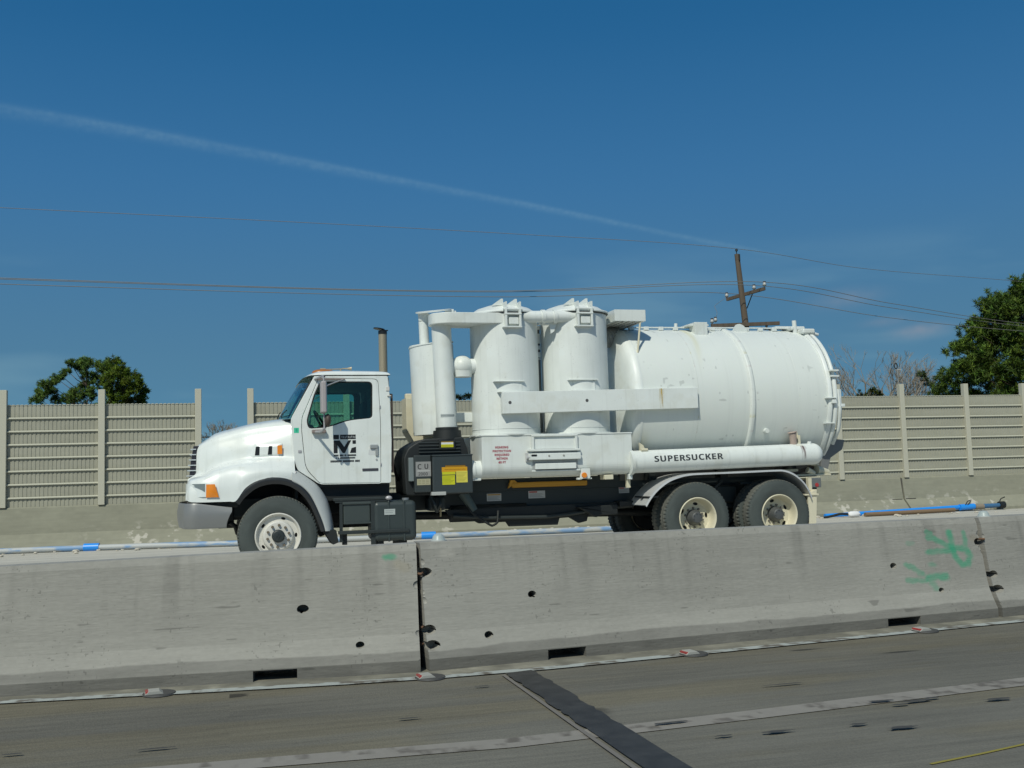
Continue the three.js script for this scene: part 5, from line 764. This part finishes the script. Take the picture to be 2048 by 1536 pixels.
// ---------------------------------------------------------------- utility pole and its wires
{
  const t = thing('utility_pole', 'leaning weathered wooden utility pole with two cross-arms behind the tank', 'utility pole', [21.95, 0, -40]);
  const wood = MAT.wood;
  part(t, 'post', lathe([[0.165, 0], [0.16, 3], [0.14, 7], [0.105, 10.30], [0, 10.32]], 20).applyMatrix4(new THREE.Matrix4().makeShear(0, 0, -0.0825, 0, 0, 0)), wood);
  const bar = (a, b, w, h) => { const p = new THREE.Vector3(...a), q = new THREE.Vector3(...b), d = q.clone().sub(p), l = d.length(); return new THREE.BoxGeometry(l, h, w, 4).applyQuaternion(new THREE.Quaternion().setFromUnitVectors(new THREE.Vector3(1, 0, 0), d.divideScalar(l))).translate((p.x + q.x) / 2, (p.y + q.y) / 2, (p.z + q.z) / 2); };
  part(t, 'crossarm', bar([-0.93, 8.50, -0.95], [-0.25, 8.62, 1.15], 0.10, 0.135), wood);
  part(t, 'crossarm', bar([-2.32, 7.16, 0.25], [0.86, 7.30, 0.25], 0.11, 0.15), wood);
  part(t, 'arm_brace', [cyl([-0.50, 8.50, 0.55], [-0.55, 7.95, 0.1], 0.022), cyl([0.0, 7.12, 0.3], [-0.45, 6.6, 0.15], 0.022)], MAT.black);
  part(t, 'pole_pin', [cyl([-0.86, 10.30, 0], [-0.86, 10.44, 0], 0.02), cyl([-0.86, 10.44, 0], [-0.86, 10.54, 0], 0.06, 0.045, 12), cyl([-0.80, 10.0, 0.12], [-0.80, 10.28, 0.12], 0.035)], MAT.black);
  const ins = [[-0.93, 8.58, -0.95], [-0.44, 8.66, 0.6], [-0.25, 8.70, 1.15], [-2.28, 7.25, 0.25], [-2.12, 7.31, 0.25]];
  for (const [x, y, z] of ins) { const i = part(t, 'insulator', lathe([[0.02, 0], [0.075, 0.05], [0.085, 0.10], [0.06, 0.13], [0.065, 0.16], [0.045, 0.19], [0, 0.2]], 14).translate(x, y, z), std(0.42, 0.43, 0.42, 0.4)); part(i, 'cap', cyl([x, y + 0.17, z], [x, y + 0.225, z], 0.055, 0.06, 12), MAT.darkBrown); }
  part(t, 'switch_gear', [tube([[0.20, 7.08, 0.3], [0.40, 6.95, 0.35], [0.55, 6.98, 0.35], [0.62, 7.10, 0.3]], 0.03, 14), tube([[0.1, 7.0, 0.32], [0.3, 7.03, 0.35], [0.42, 6.9, 0.35]], 0.022, 12), bx(0.35, 0.43, 6.78, 7.05, 0.25, 0.35), cyl([0.24, 7.12, 0.25], [0.30, 7.32, 0.25], 0.05)], MAT.black);
  part(t, 'jumper_wire', tube([[-2.12, 7.45, 0.25], [-1.95, 7.75, 0.1], [-1.85, 8.1, -0.3], [-0.95, 8.6, -0.95]], 0.008, 24, 5), MAT.wire);
  const P = [21.95, 0, -40];
  const wire = (label, pts, r = 0.013) => tag(part(scene, 'power_line', new THREE.TubeGeometry(new THREE.CatmullRomCurve3(pts.map((p) => new THREE.Vector3(...p)), false, 'centripetal'), 260, r, 6), MAT.wire), label, 'power line');
  wire('single topmost power line crossing the sky over the pole\'s tip', [[-40, 11.55, -40], [-7.8, 11.20, -40], [11.1, 10.87, -40], [21.09, 10.54, -40], [28.5, 10.35, -42.3], [41.0, 10.62, -46], [70, 11.3, -57]], 0.0105);
  const low = (x0, y0, y1, z1, a, b, c, d) => [[-40, y0 + 0.75, -40.2], [-7.8, y0, -40.2], [x0, y1, -40.1], [a[0], a[1] + 0.19, a[2]], c, d, [70, d[1] + 0.9, -57]];
  const I = ins.map(([x, y, z]) => [x + P[0], y, z + P[2]]);
  wire('upper of the lower power lines, on the cross-arm\'s right end insulator', low(10.5, 8.70, 8.54, 0, I[2], 0, [29.6, 8.55, -41.5], [41.0, 8.36, -46]));
  wire('power line just below its twin, on the cross-arm\'s middle insulator', low(10.5, 8.66, 8.50, 0, I[1], 0, [29.6, 8.42, -41.8], [41.0, 8.22, -46]));
  wire('lowest power line, on the insulator at the cross-arm\'s left end', low(10.5, 8.48, 8.30, 0, I[0], 0, [29.6, 7.98, -42], [41.0, 7.95, -46]));
}

// ---------------------------------------------------------------- trees behind the fence
function leafMat(name) { return new THREE.MeshPhysicalMaterial({ vertexColors: true, roughness: 1, specularIntensity: 0.15, side: THREE.DoubleSide, transmission: 0.32, thickness: 0 }); }
const M_leaf = leafMat();
function tufts(list, n, len, wid, col, spread) { // needle tufts: thin blades radiating from each centre
  const N = list.length * n, pos = new Float32Array(N * 9), nor = new Float32Array(N * 9), cl = new Float32Array(N * 9); let o = 0;
  const d = new THREE.Vector3(), s = new THREE.Vector3(), q = new THREE.Vector3();
  for (const [x, y, z, r] of list) {
    const tone = rr(0.7, 1.4), warm = rr(-0.15, 0.4);
    for (let i = 0; i < n; i++) {
      d.set(rr(-1, 1), rr(-0.55, 1.1), rr(-1, 1)).normalize(); s.set(rr(-1, 1), rr(-1, 1), rr(-1, 1)).cross(d).normalize();
      const l = len * rr(0.6, 1.2), c = [x + rr(-1, 1) * r * spread, y + rr(-1, 1) * r * spread, z + rr(-1, 1) * r * spread];
      const p = [[c[0] - s.x * wid, c[1] - s.y * wid, c[2] - s.z * wid], [c[0] + s.x * wid, c[1] + s.y * wid, c[2] + s.z * wid], [c[0] + d.x * l, c[1] + d.y * l, c[2] + d.z * l]];
      q.copy(d).multiplyScalar(0.6).add(new THREE.Vector3(0, 0.35, 0)).addScaledVector(new THREE.Vector3().crossVectors(s, d), rnd() < 0.5 ? 0.5 : -0.5).normalize();
      const t = tone * rr(0.75, 1.2);
      for (let k = 0; k < 3; k++) { pos.set(p[k], o); nor.set([q.x, q.y, q.z], o); cl.set([col[0] * t * (1 + warm), col[1] * t * (1 + warm * 0.3), col[2] * t], o); o += 3; }
    }
  }
  const g = new THREE.BufferGeometry(); g.setAttribute('position', new THREE.BufferAttribute(pos, 3)); g.setAttribute('normal', new THREE.BufferAttribute(nor, 3)); g.setAttribute('color', new THREE.BufferAttribute(cl, 3)); g.setAttribute('uv', new THREE.BufferAttribute(new Float32Array(N * 6), 2)); return g;
}
const bark = std(0.10, 0.075, 0.055, 0.95), barkGrey = std(0.30, 0.265, 0.215, 0.95);
function pine(name, label, x, z, h, r, lobes, o) { // lobes: [dx, y, dz, radius, tufts]
  const t = thing(name, label, 'tree', [x, -0.06, z]), list = [], limbs = [];
  const trunkAt = (y) => { const q = Math.min(y, h); return [Math.sin(q * 0.35) * 0.12, q, Math.cos(q * 0.3) * 0.1]; };
  for (const [dx, y, dz, R, n] of lobes) {
    const a = trunkAt(y - Math.abs(dx) * 0.45 - 0.5), b = [dx, y - R * 0.1, dz], m = [(a[0] + b[0]) / 2, (a[1] + b[1]) / 2 - 0.08, (a[2] + b[2]) / 2];
    limbs.push(cyl(a, m, 0.03, 0.02, 5, true), cyl(m, b, 0.02, 0.01, 5, true));
    for (let i = 0; i < n; i++) {
      const u = rr(-1, 1), ph = rr(0, 6.283), q = R * Math.pow(rnd(), 0.45), w = Math.sqrt(1 - u * u), c = [dx + q * w * Math.cos(ph), y + q * u * 0.85, dz + q * w * Math.sin(ph), o.tuft];
      list.push(c); if (i % 4 === 0) limbs.push(cyl(b, c.slice(0, 3), 0.011, 0.006, 4, true));
    }
  }
  const tr = []; for (let i = 0; i < 8; i++) tr.push(cyl(trunkAt(h * i / 8), trunkAt(h * (i + 1) / 8), r * (1 - i / 9), r * (1 - (i + 1) / 9), 9, true));
  part(t, 'trunk', tr, bark); part(t, 'limbs', limbs, bark);
  const c = new THREE.Mesh(tufts(list, o.blades, o.len, o.wid, o.col, 1), M_leaf); c.name = numbered('crown'); c.castShadow = c.receiveShadow = true; t.add(c); return t;
}
{ // left: a loose pine and a bushier one beside it, seen over the fence
  const px = (cx, cy) => [-10.45 + (cx * 0.1318 - 20 + 60 - 40) / 39.9 * 1.0, 5.83 + (110 - cy * 0.1318) / 37.5];   // metres along the fence, metres up
  const L1 = [[200, 700], [180, 775], [255, 850], [345, 600], [450, 610], [430, 700], [325, 700], [570, 450], [470, 470], [620, 345], [720, 270], [805, 240], [830, 330], [940, 210], [965, 300], [1100, 285], [1195, 260], [1300, 265], [1210, 360], [1060, 450], [890, 430], [1000, 540], [700, 680], [790, 740], [640, 800], [860, 760], [500, 820], [1090, 640], [1080, 790], [960, 690], [850, 600], [1150, 520]];
  const L2 = [[1450, 320], [1520, 390], [1440, 480], [1560, 470], [1690, 500], [1370, 560], [1490, 600], [1620, 600], [1770, 610], [1390, 740], [1540, 720], [1680, 720], [1820, 740], [1450, 850], [1600, 850], [1790, 850], [1290, 610], [1350, 440]];
  const mk = (Ls, X, R, n) => Ls.map(([cx, cy]) => { const [x, y] = px(cx, cy); return [x - X, y, rr(-1.1, 1.1), R * rr(0.75, 1.25), Math.round(n * rr(0.7, 1.2))]; });
  const low = (X, n, w) => [...Array(n)].map(() => [rr(-w, w), rr(3.8, 6.0), rr(-w, w), rr(0.4, 0.7), 22]);
  pine('pine_tree', 'airy pine with gaps in its crown above the fence, left of the truck', -7.4, -60, 6.6, 0.10, [...mk(L1, -7.4, 0.33, 26), ...low(-7.4, 14, 2.2)], { tuft: 0.06, blades: 30, len: 0.17, wid: 0.016, col: [0.115, 0.215, 0.045] });
  pine('pine_tree', 'dense bushy pine behind a fence post, right half of the left tree pair', -5.45, -59, 6.2, 0.09, [...mk(L2, -5.45, 0.42, 40), ...low(-5.45, 8, 1.2)], { tuft: 0.07, blades: 30, len: 0.18, wid: 0.018, col: [0.130, 0.215, 0.024] });
}
{ // right: tall dense pine running out of the frame
  const lobes = []; const prof = [[4.2, 4.6], [5.2, 5.6], [6.3, 6.1], [7.4, 6.0], [8.4, 5.4], [9.3, 4.4], [10.2, 3.6], [11.0, 2.6], [11.8, 1.5]];
  for (const [y, w] of prof) { const n = Math.round(w * 4.2); for (let i = 0; i < n; i++) { const a = i * 2.4 + y, q = w * 0.95 * Math.sqrt(rr(0.12, 1.0)); lobes.push([q * Math.cos(a), y + rr(-0.35, 0.35), q * Math.sin(a) * 0.8, rr(0.6, 0.95), 24]); } }
  lobes.push([-5.9, 8.1, 0.4, 0.6, 14], [-5.6, 6.9, 0.3, 0.8, 18], [-4.3, 9.25, 0.5, 0.6, 14], [-2.6, 10.9, 0.4, 0.7, 16], [-0.5, 12.4, 0.2, 0.8, 20]);
  pine('pine_tree', 'tall dense pine at the right edge, its top above the power lines', 49.2, -55, 11.6, 0.24, lobes, { tuft: 0.12, blades: 42, len: 0.30, wid: 0.026, col: [0.115, 0.205, 0.035] });
  pine('pine_sapling', 'thin young pine above the fence, between bare trees and tall pine', 45.9, -60, 6.6, 0.07, [[-1.0, 7.0, 0, 0.42, 12], [-0.55, 6.5, 0.1, 0.4, 10], [0.1, 6.15, 0, 0.45, 10], [-0.5, 5.8, 0.2, 0.6, 14], [0.55, 6.6, 0, 0.3, 6], [0.6, 5.9, 0, 0.45, 10], [0, 5.2, 0, 0.7, 14]], { tuft: 0.09, blades: 26, len: 0.24, wid: 0.022, col: [0.085, 0.140, 0.045] });
  pine('evergreen_bush', 'rounded green evergreen bush at the foot of the bare trees', 43.85, -64.5, 5.6, 0.07, [[-0.6, 6.05, 0, 0.42, 16], [0.1, 6.2, 0, 0.45, 18], [0.75, 6.05, 0, 0.4, 16], [0, 5.5, 0, 0.7, 20]], { tuft: 0.1, blades: 24, len: 0.16, wid: 0.04, col: [0.06, 0.09, 0.02] });
  pine('evergreen_bush', 'dark green treetop peeping over the fence between riser pipe and silo', 13.5, -60, 5.5, 0.07, [[-0.25, 5.8, 0, 0.26, 10], [0.2, 5.85, 0, 0.28, 10], [0, 5.3, 0, 0.5, 12]], { tuft: 0.08, blades: 24, len: 0.14, wid: 0.03, col: [0.03, 0.055, 0.02] });
}
function bareTree(label, x, z, h, lean, sd, opt = {}) {
  const keep = seed; seed = sd; const t = thing('bare_tree', label, 'tree', [x, -0.06, z]), big = [], fine = [];
  const grow2 = (p, d, len, r, depth) => {
    const q = p.clone().addScaledVector(d, len), m = p.clone().lerp(q, 0.5).add(new THREE.Vector3(rr(-1, 1), rr(-0.3, 0.6), rr(-1, 1)).multiplyScalar(len * 0.06));
    (depth < 3 ? big : fine).push(depth < 3 ? new THREE.TubeGeometry(new THREE.QuadraticBezierCurve3(p, m, q), 5, r, 6) : cyl(p.toArray(), q.toArray(), r, r * 0.6, 4, true));
    if (depth >= 6) return; const n = depth < 1 ? 3 : depth < 3 ? 3 : 2 + (rnd() < 0.55 ? 1 : 0);
    for (let i = 0; i < n; i++) { const nd = d.clone().add(new THREE.Vector3(rr(-1, 1), rr(-0.15, 0.55), rr(-1, 1)).multiplyScalar(opt.spread ?? 0.62)).normalize(); grow2(q, nd, len * rr(0.6, 0.82), Math.max(0.009, r * 0.62), depth + 1); }
  };
  grow2(new THREE.Vector3(0, 0, 0), new THREE.Vector3(lean, 1, 0).normalize(), h * 0.37, opt.r ?? 0.13, 0);
  part(t, 'trunk', big, barkGrey); const f = part(t, 'twigs', fine, barkGrey); f.userData.kind = 'stuff'; seed = keep + 1; return t;
}
bareTree('bare forked tree right of the tank, its twigs spreading highest on the left', 44.2, -65, 7.9, 0.01, 31);
bareTree('bare thin-twigged tree just left of the fence post with the hoop', 46.2, -66, 7.4, 0.03, 57);
bareTree('bare tree right of the fence post with the hoop', 47.9, -65, 7.5, -0.01, 83);
bareTree('low bare tree close against the tank\'s rear door', 42.0, -66, 6.1, 0.02, 12);
bareTree('faint bare tree between the hoop post and the young pine', 49.0, -68, 6.6, 0.02, 99);
{ const t = bareTree('small grey bare tree in the gap of the fence above the hood', -1.0, -70, 4.3, 0.03, 44, { r: 0.06, spread: 0.5 });
  tag(part(scene, 'wire_fence', [bx(-4, 3, 4.12, 4.2, -72, -71.9), ...[-3.5, -1.8, 0.4, 2.4].map((x) => bx(x - 0.04, x + 0.04, 0, 4.2, -72, -71.9))], MAT.black), 'far dark rail seen through the fence gap above the hood', 'rail'); }

renderer.render(scene, camera);
